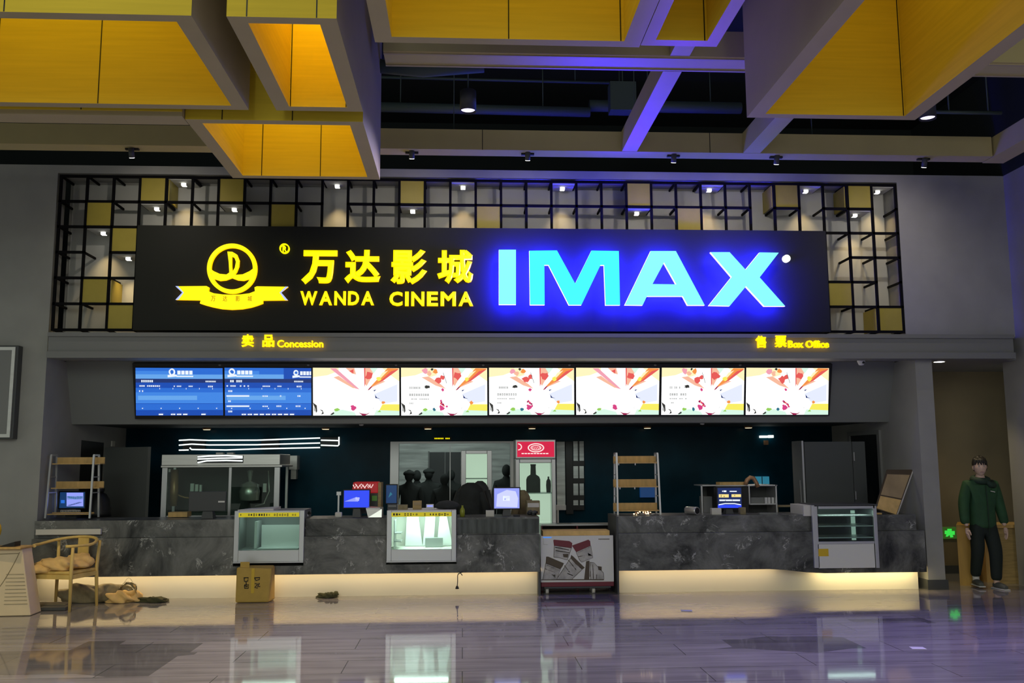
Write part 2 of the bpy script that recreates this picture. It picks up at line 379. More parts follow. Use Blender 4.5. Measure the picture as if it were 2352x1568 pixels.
# back wall of dark glass with an opening into the back room
YB = 14.45
p, q = at(897, 1014, YB), at(1180, 1195, YB)
b = MB(); b.box(XL-.2, p.x, YB, YB+.1, 0, 2.2); b.box(q.x, XR, YB, YB+.1, 0, 2.2); b.box(p.x, q.x, YB, YB+.1, p.z, 2.2); b.box(p.x, q.x, YB, YB+.1, 0, .45)
struct(b.build('wall_back', 'backglass'))
b = MB(); t = .05
b.box(p.x, p.x+t*2.6, YB-.02, YB+.12, .45, p.z); b.box(q.x-t, q.x, YB-.02, YB+.12, .45, p.z); b.box(p.x+t*2.6, q.x-t, YB-.02, YB+.12, p.z-t*.6, p.z)
xm = at(1034, 1030, YB).x; b.box(xm-.006, xm+.006, YB-.01, YB+.02, .45, p.z-t*.6)
struct(b.build('window_1', 'alu'))
b = MB(); b.box(-3, 2.5, 17.4, 17.5, 0, 3.0); struct(b.build('wall_backroom', 'brickwhite'))
b = MB(); b.box(-3, 2.5, 14.55, 17.5, 2.9, 3.0); struct(b.build('ceiling_backroom', 'white'))
b = MB(); b.box(-3.1, -3, 14.55, 17.5, 0, 3.0); b.box(2.5, 2.6, 14.55, 17.5, 0, 3.0); struct(b.build('wall_backroom_sides', 'white'))
lamp('AREA', 'backroom_lamp', (-.5, 15.4, 2.85), 24, (.85, 1, .93), (-.3, 17.4, 1.3), size=1.2)
# dark inner doorway in the backroom wall
b = MB(); b.pbox(985, 1058, 1038, 1200, 17.38, 17.41, 0); bb = at(985, 1038, 17.36); b.pbox(983, 986, 1036, 1200, 17.36, 17.4, 1); b.pbox(1021, 1023, 1038, 1200, 17.36, 17.4, 1)
struct(b.build('door_1', ['darkgrey', 'grey']))

# ------------------------------------------------------------------ ceiling: hanging coffers and the beam frame
HC = 4.40
def coffer(X0, X1, Y0, Y1, label, t=.115, h=1.45, energy=30, col=(1, .62, .10), lz=.95, open_near=False, H=HC, lsize=None, seams=(.5,), skip=''):
    cx, cy = (X0+X1)/2, (Y0+Y1)/2; top = H+h
    r = thing('ceiling_coffer', (cx, cy, H), label, 'ceiling coffer', 'box coffers hanging from the ceiling')
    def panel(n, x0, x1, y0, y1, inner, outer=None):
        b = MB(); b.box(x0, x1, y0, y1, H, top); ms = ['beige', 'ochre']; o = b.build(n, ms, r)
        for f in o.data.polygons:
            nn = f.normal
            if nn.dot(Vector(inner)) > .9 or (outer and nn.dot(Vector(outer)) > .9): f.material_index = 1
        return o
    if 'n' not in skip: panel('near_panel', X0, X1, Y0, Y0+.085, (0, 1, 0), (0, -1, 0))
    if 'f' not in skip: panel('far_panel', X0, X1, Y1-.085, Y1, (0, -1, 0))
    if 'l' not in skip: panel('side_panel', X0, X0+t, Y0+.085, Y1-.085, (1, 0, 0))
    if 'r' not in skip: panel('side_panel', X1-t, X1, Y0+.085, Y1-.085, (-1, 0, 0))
    MB().box(X0, X1, Y0, Y1, top, top+.04).build('top_panel', 'beige', r)
    xin0, xin1 = X0+t, X1-t
    for s in seams:                                    # dark joints between boards
        xs = xin0+(xin1-xin0)*s
        MB().box(xs-.004, xs+.004, Y1-.0865, Y1-.080, H+.002, top).build('board_joint', 'black', r)
        MB().box(xs-.004, xs+.004, Y0-.0015, Y0+.004, H+.002, top).build('board_joint', 'black', r)
    o = lamp('AREA', 'coffer_lamp', (cx, cy, H+h*lz), energy, col, (cx, cy, H), shape='RECTANGLE', size=(lsize or (X1-X0))*.7, size_y=(Y1-Y0)*.6)
    o.parent = r; o.matrix_parent_inverse = Matrix.Translation(-r.location)
    return r
AMB = (1.0, .80, .05)
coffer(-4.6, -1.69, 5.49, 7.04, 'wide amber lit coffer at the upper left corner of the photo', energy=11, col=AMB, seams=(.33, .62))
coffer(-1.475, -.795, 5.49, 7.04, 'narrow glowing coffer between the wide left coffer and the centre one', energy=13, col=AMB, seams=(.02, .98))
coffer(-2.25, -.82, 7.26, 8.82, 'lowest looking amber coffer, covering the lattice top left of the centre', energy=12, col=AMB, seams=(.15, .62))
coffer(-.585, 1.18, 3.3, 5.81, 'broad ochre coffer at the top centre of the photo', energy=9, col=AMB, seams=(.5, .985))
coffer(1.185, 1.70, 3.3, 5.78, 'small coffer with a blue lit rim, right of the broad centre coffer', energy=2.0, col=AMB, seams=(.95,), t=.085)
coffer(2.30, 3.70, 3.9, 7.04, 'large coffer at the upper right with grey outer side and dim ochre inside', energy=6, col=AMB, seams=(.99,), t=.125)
r = thing('ceiling_beam', (-4, 7.3, HC), 'long lit beam behind the wide left coffer, ending at the lowest coffer', 'ceiling beam', 'beams under the ceiling')
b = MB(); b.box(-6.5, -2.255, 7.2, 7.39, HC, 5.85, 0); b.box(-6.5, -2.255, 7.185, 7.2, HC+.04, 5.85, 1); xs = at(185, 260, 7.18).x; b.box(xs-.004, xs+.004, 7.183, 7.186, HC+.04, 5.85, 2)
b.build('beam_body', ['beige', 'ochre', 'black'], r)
o = lamp('AREA', 'beam_strip_light', (-4.2, 7.12, 5.6), 5, AMB, (-4.2, 7.19, 4.4), shape='RECTANGLE', size=3.4, size_y=.08)
HF = 5.20
def beam(X0, X1, Y0, Y1, label, h=.24, joints=(), along='x', tracks=()):
    r = thing('ceiling_beam', ((X0+X1)/2, (Y0+Y1)/2, HF), label, 'ceiling beam', 'beams under the ceiling')
    MB().box(X0, X1, Y0, Y1, HF, HF+h).build('beam_body', 'champagne', r)
    if joints:
        for x in joints: MB().box(x-.004, x+.004, Y0-.002, Y0+.003, HF, HF+h).build('board_joint', 'black', r)
    if tracks:
        b = MB()
        for y in tracks: b.box(X0, X1, y-.012, y+.012, HF-.012, HF)
        b.build('lighting_track', 'beige', r)
    b = MB()                                          # thin hanger rods up to the slab
    n = 3
    for i in range(n):
        f = (i+.5)/n; x, y = (X0+(X1-X0)*f, (Y0+Y1)/2) if along == 'x' else ((X0+X1)/2, Y0+(Y1-Y0)*f)
        b.cyl((x, y, HF+h-.02), (x, y, 6.96), .006, 0, 6)
    b.build('hanger_rod', 'void_pipe', r)
    return r
beam(-6.5, 6.28, 10.20, 10.42, 'longest pale beam across the ceiling directly in front of the lit sign wall', joints=[at(1108, 320, 10.2).x, at(1630, 320, 10.2).x])
beam(-.7, 6.28, 7.66, 7.98, 'second pale beam across the ceiling, behind the centre coffer, with two light tracks', tracks=(7.70, 7.94))
beam(6.30, 6.56, 3.0, 10.45, 'pale beam running from front to back along the right wall', along='y')
beam(1.83, 2.005, 6.0, 7.65, 'short blue lit crossbeam in front of the second beam', along='y')
beam(1.84, 2.015, 7.99, 10.19, 'blue lit crossbeam between the second and the longest beam, left of the big coffer', along='y')
beam(3.27, 3.47, 7.99, 10.19, 'blue lit crossbeam half hidden behind the big right coffer', along='y')

# services in the dark void above
def pipe(name, label, cat, pts, r, m='void_pipe', seg=10, hang=True):
    b = MB(); b.tube(pts, r, 0, seg)
    if hang:
        for k in (.2, .8):
            p = Vector(pts[0]).lerp(Vector(pts[-1]), k); b.cyl(p, (p.x, p.y, 6.97), .008, 0, 6)
    return tag(b.build(name, m), label, cat)
z = at(1200, 250, 11.2).z
pipe('air_duct', 'wide dim green duct running across the void behind the violet pendant lamp', 'duct', [(-1.4, 11.2, z), (1.62, 11.2, z-.03)], .062)
z = at(1600, 243, 11.2).z
pipe('air_duct', 'thicker blue tinted duct section left of the big right coffer', 'duct', [(1.62, 11.25, z), (3.6, 11.25, z)], .075)
z = at(1200, 184, 11.4).z
pipe('sprinkler_pipe', 'thin dim pipe high in the void above the wide green duct', 'pipe', [(-1.5, 11.4, z+.01), (2.2, 11.4, z-.02)], .018)
b = MB(); b.pbox(1402, 1462, 186, 252, 10.9, 11.1); b.cyl((at(1430, 190, 11).x, 11, at(1430, 190, 11).z), (at(1430, 190, 11).x, 11, 6.97), .01, 0, 6)
tag(b.build('duct_box', 'void_pipe', bevel=.02), 'dim square duct box in the void beside the blue crossbeam', 'duct')
z = at(2200, 258, 9.6).z
pipe('sprinkler_pipe', 'dim green pipe in the void right of the big coffer', 'pipe', [(at(2150, 258, 9.6).x, 9.6, z), (at(2300, 258, 9.6).x, 9.6, z)], .02)
p = at(900, 150, 8.6); pipe('air_duct', 'dark sagging duct just behind the second beam near the centre', 'duct', [(p.x-.3, 8.7, p.z+.05), (p.x+.3, 8.7, p.z), (p.x+.9, 8.7, p.z+.06)], .07)

# ------------------------------------------------------------------ lamps under the ceiling
def pendant(px, py, Y, label):
    p = at(px, py, Y)
    r = thing('pendant_lamp', (p.x, p.y, p.z), label, 'pendant lamp', 'violet pendant lamps')
    b = MB(); b.lathe([(.074, .04), (.085, .0), (.085, .22), (.080, .225)], p); b.build('lamp_shade', 'darkgrey', r)
    MB().lathe([(.0, .02), (.072, .02), (.072, .025)], p).build('lens', 'lens_violet', r)
    MB().cyl((p.x, p.y, p.z+.2), (p.x, p.y, 6.96), .008).build('rod', 'void_pipe', r)
    return p
p1 = pendant(1075, 256, 9.2, 'violet glowing pendant cylinder hanging in the void above the lattice centre')
p2 = pendant(2131, 273, 8.9, 'violet glowing pendant lamp right of the big coffer')
for p, en in ((p1, 520), (p2, 850)): lamp('SPOT', 'pendant_light', (p.x, p.y, p.z-.02), en, (.70, .62, 1.0) if p is p1 else (.44, .35, 1.0), (p.x-.2, p.y-2.2, 0), spot_size=1.75 if p is p1 else 1.5, spot_blend=1.0, shadow_soft_size=.07)
WH = ['first ceiling track spotlight from the left, above the lattice corner', 'second track spotlight from the left, just right of the lowest coffer', 'third track spotlight from the left, under the longest beam',
      'fourth track spotlight from the left, near the blue crossbeam', 'fifth track spotlight from the left, under the big right coffer', 'sixth and rightmost track spotlight under the longest beam']
for (px, py), lb in zip(((303, 362), (946, 364), (1212, 368), (1547, 373), (1783, 377), (2122, 384)), WH):
    Y = 10.31; p = at(px, py, Y)
    r = thing('track_spotlight', (p.x, Y, HF), lb, 'spotlight', 'spotlights on the longest beam')
    MB().box(p.x-.075, p.x+.075, Y-.02, Y+.02, HF-.02, HF).build('adapter', 'black', r)
    d = Vector((.0, .42, -1)).normalized(); c = Vector((p.x, Y, p.z))
    b = MB(); b.cyl(c-d*.105, c, .031); b.cyl((p.x, Y, HF-.01), c-d*.07, .008, 0, 6); b.build('lamp_head', 'darkgrey', r)
    MB().cyl(c-d*.002, c+d*.004, .028).build('lens', 'lens', r)
    lamp('SPOT', 'track_light', c+d*.02, 26, (1, .90, .75), (c.x, 12.0, 4.2), spot_size=1.9, spot_blend=.9, shadow_soft_size=.03)

# ------------------------------------------------------------------ lattice wall
CS = 0.3303; GX, GZ = at(140.5, 403.5, YF).x, at(140.5, 403.5, YF).z     # cell size, top left corner
CS = (at(2056, 420, YF).x-GX)/33
def cellx(i): return GX+i*CS
def cellz(j): return GZ-j*CS
inreg = lambda i, j: 0 <= i < 33 and 0 <= j < 6 and not (3 <= i < 30 and j >= 2)
NOH = {(10, 1), (27, 1), (29, 1), (32, 1), (30, 3), (1, 3), (32, 4)}        # (col, row line) without a cross bar
lat = thing('wall_lattice', (0, YF, GZ-6*CS), 'black square lattice with gold panels framing the lit sign on the front wall', 'wall lattice')
b = MB(); t = .016; bk = 12.02
for i in range(34):
    for j in range(6):
        if inreg(i, j) or inreg(i-1, j): b.box(cellx(i)-t, cellx(i)+t, YF, YF+.03, cellz(j+1)-t, cellz(j)+t)
for j in range(7):
    for i in range(33):
        if (inreg(i, j) or inreg(i, j-1)) and (i, j) not in NOH: b.box(cellx(i)+t, cellx(i+1)-t, YF, YF+.03, cellz(j)-t, cellz(j)+t)
for i in range(34):
    for j in range(7):
        if any(inreg(a, c) for a in (i, i-1) for c in (j, j-1)) and (i, j) not in ((10, 1),): b.box(cellx(i)-.011, cellx(i)+.011, YF+.03, bk-.02, cellz(j)-.013, cellz(j)+.013)
b.build('frame', 'frameblack', lat)
b = MB()
for i0, i1, j0, j1 in ((0, 33, 0, 2), (0, 3, 2, 6), (30, 33, 2, 6)): b.box(cellx(i0), cellx(i1), bk-.02, bk, cellz(j1), cellz(j0))
b.build('back_panel', 'lattice_back', lat)
GOLD = [(3, 0), (6, 0), (1, 1), (8, 1), (13, 0), (16, 1), (22, 0), (24, 1), (28, 0), (31, 0), (2, 2), (1, 4), (2, 5), (30, 4), (32, 5)]
for i, j in GOLD: MB().box(cellx(i)+t, cellx(i+1)-t, YF+.008, YF+.026, cellz(j+1)+t, cellz(j)-t).build('gold_panel', 'gold', lat)
for i, j, s in ((4, 0, 0), (2, 4, 0), (31, 5, 1), (30, 0, 1), (27, 0, 1)):     # gold side boards inside a cell
    x = cellx(i+s)+(.02 if s == 0 else -.035); MB().box(x, x+.015, YF+.03, bk-.02, cellz(j+1)+.02, cellz(j)-.02).build('gold_panel', 'gold', lat)
LIT = [(4, 0), (10, 0), (15, 0), (19, 0), (25, 0), (29, 0), (32, 0), (3, 1), (6, 1), (13, 1), (22, 1), (31, 1), (1, 2), (2, 3)]
for i, j in LIT:
    x = (cellx(i)+cellx(i+1))/2; z = cellz(j)-.016
    MB().box(cellx(i)+t, cellx(i+1)-t, YF+.03, bk-.02, z-.012, z).build('top_shelf', 'lattice_back', lat)
    b = MB(); b.box(x-.034, x+.034, YF+.17, YF+.23, z-.042, z-.012, 0); b.box(x-.028, x+.028, YF+.175, YF+.225, z-.0445, z-.042, 1); b.box(x-.028, x+.028, YF+.167, YF+.17, z-.04, z-.014, 1)
    b.build('downlight', ['white', 'lens'], lat)
    lamp('SPOT', 'cell_light', (x, YF+.20, z-.05), 20, (1, .72, .34), (x, YF+.27, z-1), spot_size=1.25, spot_blend=.9, shadow_soft_size=.02)

# ------------------------------------------------------------------ sign board and lit signs
YS = 11.575
sb = thing('sign_board', (.3, YS, cellz(6)), 'long dark sign board carrying the lit yellow and blue letters', 'sign board')
b = MB(); b.box(cellx(3)+.01, cellx(30)-.01, YS, 11.95, cellz(6)-.01, cellz(2)+.012); b.build('board_face', 'board', sb)
YL = 11.36                                              # front faces of the big letters
big = thing('letter_sign', (at(1470, 700, YL).x, YL, at(1470, 700, YL).z), 'huge glowing cyan block letters with blue halo on the right half of the sign board', 'letter sign')
z5 = lambda P: pts_at(P, YL, 2.94, 850, 380); z6 = lambda P: pts_at(P, YL, 3.1277, 1600, 380)
GL = {'I': ([z5([(870, 568), (985, 568), (985, 938), (870, 938)])], 'cyan_pale'),
      'M': ([z5([(1075, 575), (1262, 573), (1385, 797), (1495, 574), (1680, 577), (1688, 942), (1590, 942), (1580, 672), (1556, 672), (1427, 941), (1343, 941), (1205, 671), (1177, 671), (1179, 940), (1080, 940)])], 'cyan_led'),
      'A': ([z5([(1895, 577), (2065, 577), (2260, 943), (2145, 943), (2112, 882), (1870, 882), (1840, 943), (1720, 941)]), z5([(1985, 655), (2068, 802), (1907, 800)])], 'cyan_pale'),
      'X': ([z6([(100, 622), (237, 622), (352, 748), (453, 624), (590, 626), (453, 803), (637, 1010), (487, 1010), (355, 867), (238, 1008), (88, 1005), (252, 800)])], 'cyan_pale')}
for k, (loops, m) in GL.items():
    MB().prism(loops, (0, .05, 0), 0, 2, 1).build('letter', [m, 'blue_side', 'blue_back'], big)
b = MB()
for x, y in ((1165, 600), (1165, 680), (1235, 640), (1405, 640), (1310, 660), (1490, 680), (1575, 680), (1528, 590), (1680, 600), (1760, 600), (1665, 690), (1775, 690)):
    p = at(x, y, YL); b.cyl((p.x, YL+.05, p.z), (p.x, YS, p.z), .008, 0, 6)
b.build('mounting_pin', 'black', big)
o = MB(); c = at(1814, 589, YL+.06); o.lathe([(.049, -.01), (.049, .05), (.045, .06)], (c.x, YS, c.z), 0, 28, (0, -1, 0)); tag(o.build('round_lamp', 's_white' ), 'small round white light dot right of the cyan letters', 'lamp')
# emblem
YE = 11.53; z4 = lambda P: pts_at(P, YE, 2.94, 100, 380); dv = (0, YS-YE, 0)
em = thing('emblem_sign', (at(533, 710, YE).x, YE, at(533, 710, YE).z), 'glowing yellow round emblem with a sail shape above a ribbon banner', 'emblem sign')
MB().prism([z4(disc(1272, 695, 169, 56)), z4(disc(1272, 695, 141, 56))], dv, 0, None, 1).build('ring', ['yellow_led', 'yellow_side'], em)
MB().prism([z4([(1122, 692), (1150, 713), (1190, 731), (1235, 735), (1254, 722), (1250, 650), (1241, 580), (1275, 582), (1305, 600), (1321, 640), (1318, 680), (1303, 718), (1288, 738), (1345, 734), (1390, 713), (1422, 690), (1420, 725), (1390, 765), (1350, 776), (1310, 773), (1270, 758), (1230, 773), (1190, 777), (1152, 765), (1125, 725)]),
            z4([(1270, 612), (1289, 622), (1299, 650), (1291, 690), (1274, 718), (1270, 680)])], (0, YS-YE-.002, 0), 0, None, 1).build('sail', ['yellow_led', 'yellow_side'], em)
MB().prism([z4([(892, 815), (1100, 813), (1117, 822), (1113, 848), (1150, 862), (1210, 870), (1270, 872), (1330, 870), (1390, 862), (1427, 848), (1424, 822), (1440, 815), (1650, 818), (1595, 858), (1648, 908), (1480, 910), (1480, 930), (1440, 945), (1400, 957), (1340, 968), (1270, 972), (1200, 967), (1140, 955), (1095, 943), (1055, 930), (1062, 908), (892, 905), (945, 857)])], dv, 0, None, 1).build('ribbon', ['yellow_led', 'yellow_side'], em)
for P in ([(890, 814), (908, 814), (946, 857), (910, 906), (890, 906), (936, 857)], [(1652, 817), (1634, 817), (1594, 858), (1632, 909), (1650, 909), (1606, 858)]):
    MB().prism([pts_at(P, YE-.004, 2.94, 100, 380)], (0, .004, 0)).build('ribbon_tip', 'tip', em)
for ch, x in zip('万达影城', (1145, 1225, 1312, 1392)):
    text_at('ribbon_character', ch, (100+(x-15)/2.94, 100+(x+15)/2.94, 380+880/2.94, 380+916/2.94), YE-.004, .003, ['orange_mark'], em, .01)
tm = thing('trademark_sign', (at(653, 580, YE).x, YE, at(653, 580, YE).z), 'tiny ringed letter disc above the right of the yellow emblem', 'sign')
MB().prism([pts_at(disc(653, 570, 11.5, 28), YE), pts_at(disc(653, 570, 9, 28), YE)], dv).build('ring', 'yellow_led', tm)
text_at('letter', 'R', (648.5, 658, 563.5, 577), YE, YS-YE, ['yellow_led'], tm, .03)
def lettering(label, items, Y, depth, name='letter_sign', off=.03, mats=('yellow_led', 'yellow_side'), group=None, part='character'):
    a = items[0][1]; p = at(a[0], a[3], Y)
    r = thing(name, (p.x, Y, p.z), label, 'letter sign', group)
    for body, rect, o in items: text_at(part, body, rect, Y, depth, list(mats), r, off if o is None else o)
    return r
lettering('row of four large glowing yellow Chinese characters on the sign board', [('万', (692, 774, 574, 652), .045), ('达', (791, 874, 573, 650), .042), ('影', (897, 981, 572, 652), .035), ('城', (1004, 1087, 573, 651), .038)], YE, YS-YE)
def spread(body, x0, x1, y0, y1, widths):
    tot = sum(widths[c] for c in body)+.16*(len(body)-1); x = x0; out = []
    for c in body:
        wd = (x1-x0)*widths[c]/tot; out.append((c, (x, x+wd, y0, y1), None)); x += wd+(x1-x0)*.16/tot
    return out
WD = dict(W=1.25, A=.95, N=.85, D=.82, C=.85, I=.24, E=.72, M=1.0)
lettering('line of yellow glowing Latin letters under the four Chinese characters', spread('WANDA', 689, 859, 668, 700, WD)+spread('CINEMA', 894, 1087, 669, 702, WD), YE, YS-YE, off=.035, part='letter')
YC = 11.40
lettering('small yellow lit counter sign reading Concession on the fascia', [('卖', (554, 582, 767, 796), .03), ('品', (602, 629, 768, 796), .03), ('Concession', (636, 742, 780, 797), .02)], YC, .055, 'counter_sign')
lettering('small yellow lit counter sign reading Box Office on the fascia', [('售', (1737, 1761, 770, 798), .03), ('票', (1781, 1808, 770, 797), .03), ('Box Office', (1812, 1905, 781, 798), .02)], YC, .055, 'counter_sign')

# ------------------------------------------------------------------ menu screens on the bulkhead
nb = Vector((0, BB.z-BT.z, -(BB.y-BT.y))).normalized(); nb = -nb if nb.y > 0 else nb      # outward normal of the tilted face
def onb(px, py, off=0.0):
    d = ray(px, py); p0 = BT + nb*off; return CAM + d*((p0-CAM).dot(nb)/d.dot(nb))
fr = thing('screen_housing', tuple(onb(1110, 958, .05)), 'long black housing around the row of eight menu screens', 'screen housing')
b = MB(); A = [onb(304, 834, .06), onb(1912, 836, .06), onb(1905, 954, .06), onb(310, 962, .06)]
b.hexa([A[3], A[2], A[1], A[0]]+[p-nb*.07 for p in (A[3], A[2], A[1], A[0])]); b.build('housing_body', 'black', fr)
b = MB()
for x in (505, 708, 910, 1110, 1308, 1505, 1700):
    p = onb(x, 838, .062); b.ball(p, .02, .015, .014)
b.build('bracket', 'grey', fr)
def screen(i, xa, xb, label, bg, shapes):
    TL, TR, BL, BR = onb(xa, 843.5, .075), onb(xb, 844.5, .075), onb(xa+(1.5 if i < 2 else 0.5)-(i > 5)*2, 954.5-(i > 3)*1.5, .075), onb(xb+(1.5 if i < 1 else 0.5)-(i > 4)*2.5, 954-(i > 3)*1.5, .075)
    c = (TL+BR)/2; r = thing('menu_screen', tuple((BL+BR)/2), label, 'screen', 'menu screens above the counter')
    UV = lambda u, v, k: BL.lerp(BR, u).lerp(TL.lerp(TR, u), v) + nb*(.0012*k)
    b = MB(); b.hexa([BL, BR, TR, TL]+[p-nb*.0145 for p in (BL, BR, TR, TL)], 0); b.build('screen_body', ['blackgloss'], r)
    b = MB(); mats = []
    def mi(m):
        if m not in mats: mats.append(m)
        return mats.index(m)
    e = .006
    b.face([UV(e, e, 1), UV(1-e, e, 1), UV(1-e, 1-e, 1), UV(e, 1-e, 1)], mi(bg))
    for k, (m, P) in enumerate(shapes):
        if len(P) == 4 and not hasattr(P[0], '__len__'): P = [(P[0], P[1]), (P[2], P[1]), (P[2], P[3]), (P[0], P[3])]
        P = [(min(max(u, e), 1-e), min(max(v, e), 1-e)) for u, v in P]
        V = [UV(u, v, 2+k*.25) for u, v in P]
        for t in tessellate_polygon([V]): b.face([V[q] for q in t], mi(m))
    b.build('display', mats, r)
rnd = random.Random(3)
def blobp(cx, cy, r, n=9, a=.35, ax=.55): return [(cx+r*ax*math.cos(6.283*k/n)*(1+rnd.uniform(-a, a)), cy+r*math.sin(6.283*k/n)*(1+rnd.uniform(-a, a))) for k in range(n)]
def glyphs(m, x0, x1, y, h, n): 
    out = []; w = (x1-x0)/n
    for k in range(n):
        if rnd.random() < .12: continue
        out.append((m, (x0+k*w, y, x0+k*w+w*.72, y+h))); 
        if rnd.random() < .5: out.append(('s_blue' if m == 's_text' else 's_white', (x0+k*w+w*.2, y+h*.35, x0+k*w+w*.45, y+h*.6)))
    return out
def logo(x, y, s=1.0, m='s_text'):
    o = [(m, [(x-.05*s, y-.09), (x+.06*s, y-.07), (x+.05*s, y-.03), (x-.05*s, y-.04)]), (m, blobp(x, y+.02, .075*s, 12, .05, .5)), ('s_blue2', blobp(x, y+.02, .04*s, 7, .3, .5))]
    for k in range(4): o.append((m, (x+.06*s+k*.045*s, y-.03, x+.097*s+k*.045*s, y+.05)))
    o.append((m, (x+.05*s, y-.08, x+.24*s, y-.055))); return o
def schedule(full):
    s = [('s_blue2', (0, .77, 1, 1)), ('s_sky', (0, .77, 1 if not full else .68, .86)), ('s_blue3', (0, .86, .4, .93)), ('s_navy', (0, .69, 1, .77)), ('s_blue2', (0, .49, 1, .58)), ('s_blue3', (0, .26, 1, .49)), ('s_sky', (.03, .33, .7, .42)), ('s_blue2', (0, .12, 1, .25)), ('s_blue', (0, 0, 1, .1))]
    s += logo(.42 if not full else .09, .89)
    if full: s += [('s_blue', (.68, .77, 1, 1))] + logo(.82, .88, .8)
    s += glyphs('s_text', .07, .21, .70, .045, 6)+glyphs('s_text', .80, .92, .705, .03, 9)+glyphs('s_text', .03, .29, .61, .03, 12)+glyphs('s_text', .44, .53, .61, .025, 5)+glyphs('s_text', .61, .66, .61, .025, 3)+glyphs('s_text', .83, .89, .605, .03, 3)+glyphs('s_text', .05, .10, .505, .035, 3)
    for k in range(5): s.append(('s_text', (.08+k*.21, .155, .092+k*.21, .175))); s.append(('s_text', (.28+k*.15, .56, .286+k*.15, .59)))
    s += glyphs('s_text', .2, .82, .025, .028, 9)
    if full:
        for y in (.41, .20): s += [('s_text', (.03, y, .29, y+.03))]+glyphs('s_text', .44, .53, y, .025, 4)+glyphs('s_text', .60, .66, y, .03, 3)+glyphs('s_text', .82, .88, y, .03, 3)+glyphs('s_text', .05, .10, y-.11, .035, 3)
    return s
def splash(txt, fruit):
    s = [('s_cream', [(0, 1), (.3, 1), (.3, .93), (.17, .84), (0, .80)]), ('s_cream', [(.8, 1), (1, 1), (1, .72), (.9, .84)]), ('s_yellow', [(.76, .1), (1, .1), (1, .24), (.8, .24)]), ('s_mint', [(.7, 0), (1, 0), (1, .1), (.73, .12)]), ('s_mint', [(.2, 0), (.5, 0), (.48, .07), (.34, .13), (.24, .09)]),
         ('s_lilac', [(.7, .45), (.97, .66), (.97, .3), (.8, .25)])]
    if not fruit: s += [('s_pink', [(.20, .985), (.27, .985), (.54, .55), (.49, .57)]), ('s_salmon', [(.24, .80), (.30, .83), (.50, .57), (.46, .58)]), ('s_salmon', [(.38, 1), (.48, 1), (.50, .86), (.45, .88)]), ('s_red', [(.42, .93), (.47, .97), (.47, .88)])]
    else:
        s += [('s_salmon', [(.24, .80), (.32, .82), (.46, .66), (.52, .56), (.40, .63)]), ('s_cream', [(.24, .98), (.38, 1), (.42, .85), (.33, .80)])]
        for c, m, q in (((.28, .93), 's_pink', .06), ((.33, .88), 's_salmon', .05), ((.43, .75), 's_red', .07), ((.40, .93), 's_orange', .05), ((.48, .80), 's_red', .05), ((.36, .97), 's_dark', .025), ((.48, .54), 's_magenta', .03)): s.append((m, blobp(*c, q)))
        s.append(('s_dark', [(.485, .9), (.49, .9), (.53, .68), (.525, .68)]))
    s += [('s_red', [(.59, 1), (.605, 1), (.605, .66), (.595, .6)]), ('s_salmon', [(.605, 1), (.72, 1), (.67, .78), (.62, .62), (.605, .66)]), ('s_mint', [(.66, 1), (.75, 1), (.70, .88)]), ('s_red', blobp(.65, .83, .08)), ('s_orange', [(.86, 1), (.99, .99), (.78, .70), (.63, .54), (.70, .68)]), ('s_red', [(.90, .93), (.995, .98), (.80, .72), (.76, .70)]), ('s_salmon', [(.66, .58), (.84, .72), (.80, .73), (.69, .62)]), ('s_cream', [(.80, .9), (.87, .95), (.79, .80), (.74, .74)]), ('s_yellow', blobp(.76, .77, .05)), ('s_maroon', [(.63, .53), (.655, .55), (.69, .62), (.66, .60)]),
          ('s_maroon', [(.525, .075), (.56, .05), (.62, .04), (.66, .075), (.63, .03), (.60, 0), (.57, 0)]), ('s_magenta', blobp(.47, .16, .05)), ('s_magenta', blobp(.455, .2, .03)), ('s_navy', [(.715, .44), (.74, .38), (.775, .36), (.72, .37)]), ('s_navy', [(.70, .54), (.735, .55), (.705, .51)]), ('s_orange', blobp(.81, .28, .035)), ('s_lime', blobp(.28, .13, .03, ax=1)), ('s_dark', [(.20, .03), (.24, .08), (.25, .05), (.22, .02)]), ('s_lime', [(.74, .08), (.77, .12), (.785, .08)]),
          ('s_dark', [(.0, .28), (.05, .22), (.055, .1), (.04, .06), (.035, .15), (.015, .22)]), ('s_grey', [(.02, .2), (.04, .13), (.03, .08), (.015, .12)]), ('s_dark', [(.08, .14), (.115, .12), (.13, .05), (.10, .03), (.115, .09)]), ('s_grey', [(.68, .1), (.70, .16), (.702, .2), (.69, .13)])]
    if fruit:
        for k in range(7): s.append((('s_magenta', 's_maroon', 's_red')[k % 3], blobp(.44+.03*rnd.random()+.01*k, .30-.02*k+.02*rnd.random(), .022)))
        s += [('s_teal', blobp(.385, .13, .035))]
    if txt:
        s += glyphs('s_grey', .10, .23, .565, .045, 7)+[('s_grey', (.10, .51, .34, .515)), ('s_dark', blobp(.305, .61, .035, ax=.75)), ('s_dark', (.275, .585, .335, .6))]+glyphs('s_grey', .10, .33, .42, .05, 9)+glyphs('s_grey', .10, .33, .345, .025, 10)+glyphs('s_grey', .10, .15, .255, .03, 3)
    return s
SX = [310, 512.5, 514.5, 716, 717.5, 918, 920, 1120, 1122, 1319.5, 1322, 1516, 1519, 1711, 1713, 1905]
LB = ['leftmost blue showtime screen with one line of listings', 'second blue showtime screen with three lines of listings', 'first white splash screen, next to the blue ones, without text', 'white fruit splash screen with text, third from the row\'s left end after the plain one',
      'fifth screen of the row, white fruit splash with text', 'sixth screen of the row, white splash without text', 'seventh screen of the row, white fruit splash with text', 'rightmost white fruit splash screen without text']
LB[3] = 'fourth screen of the row, white fruit splash with text'
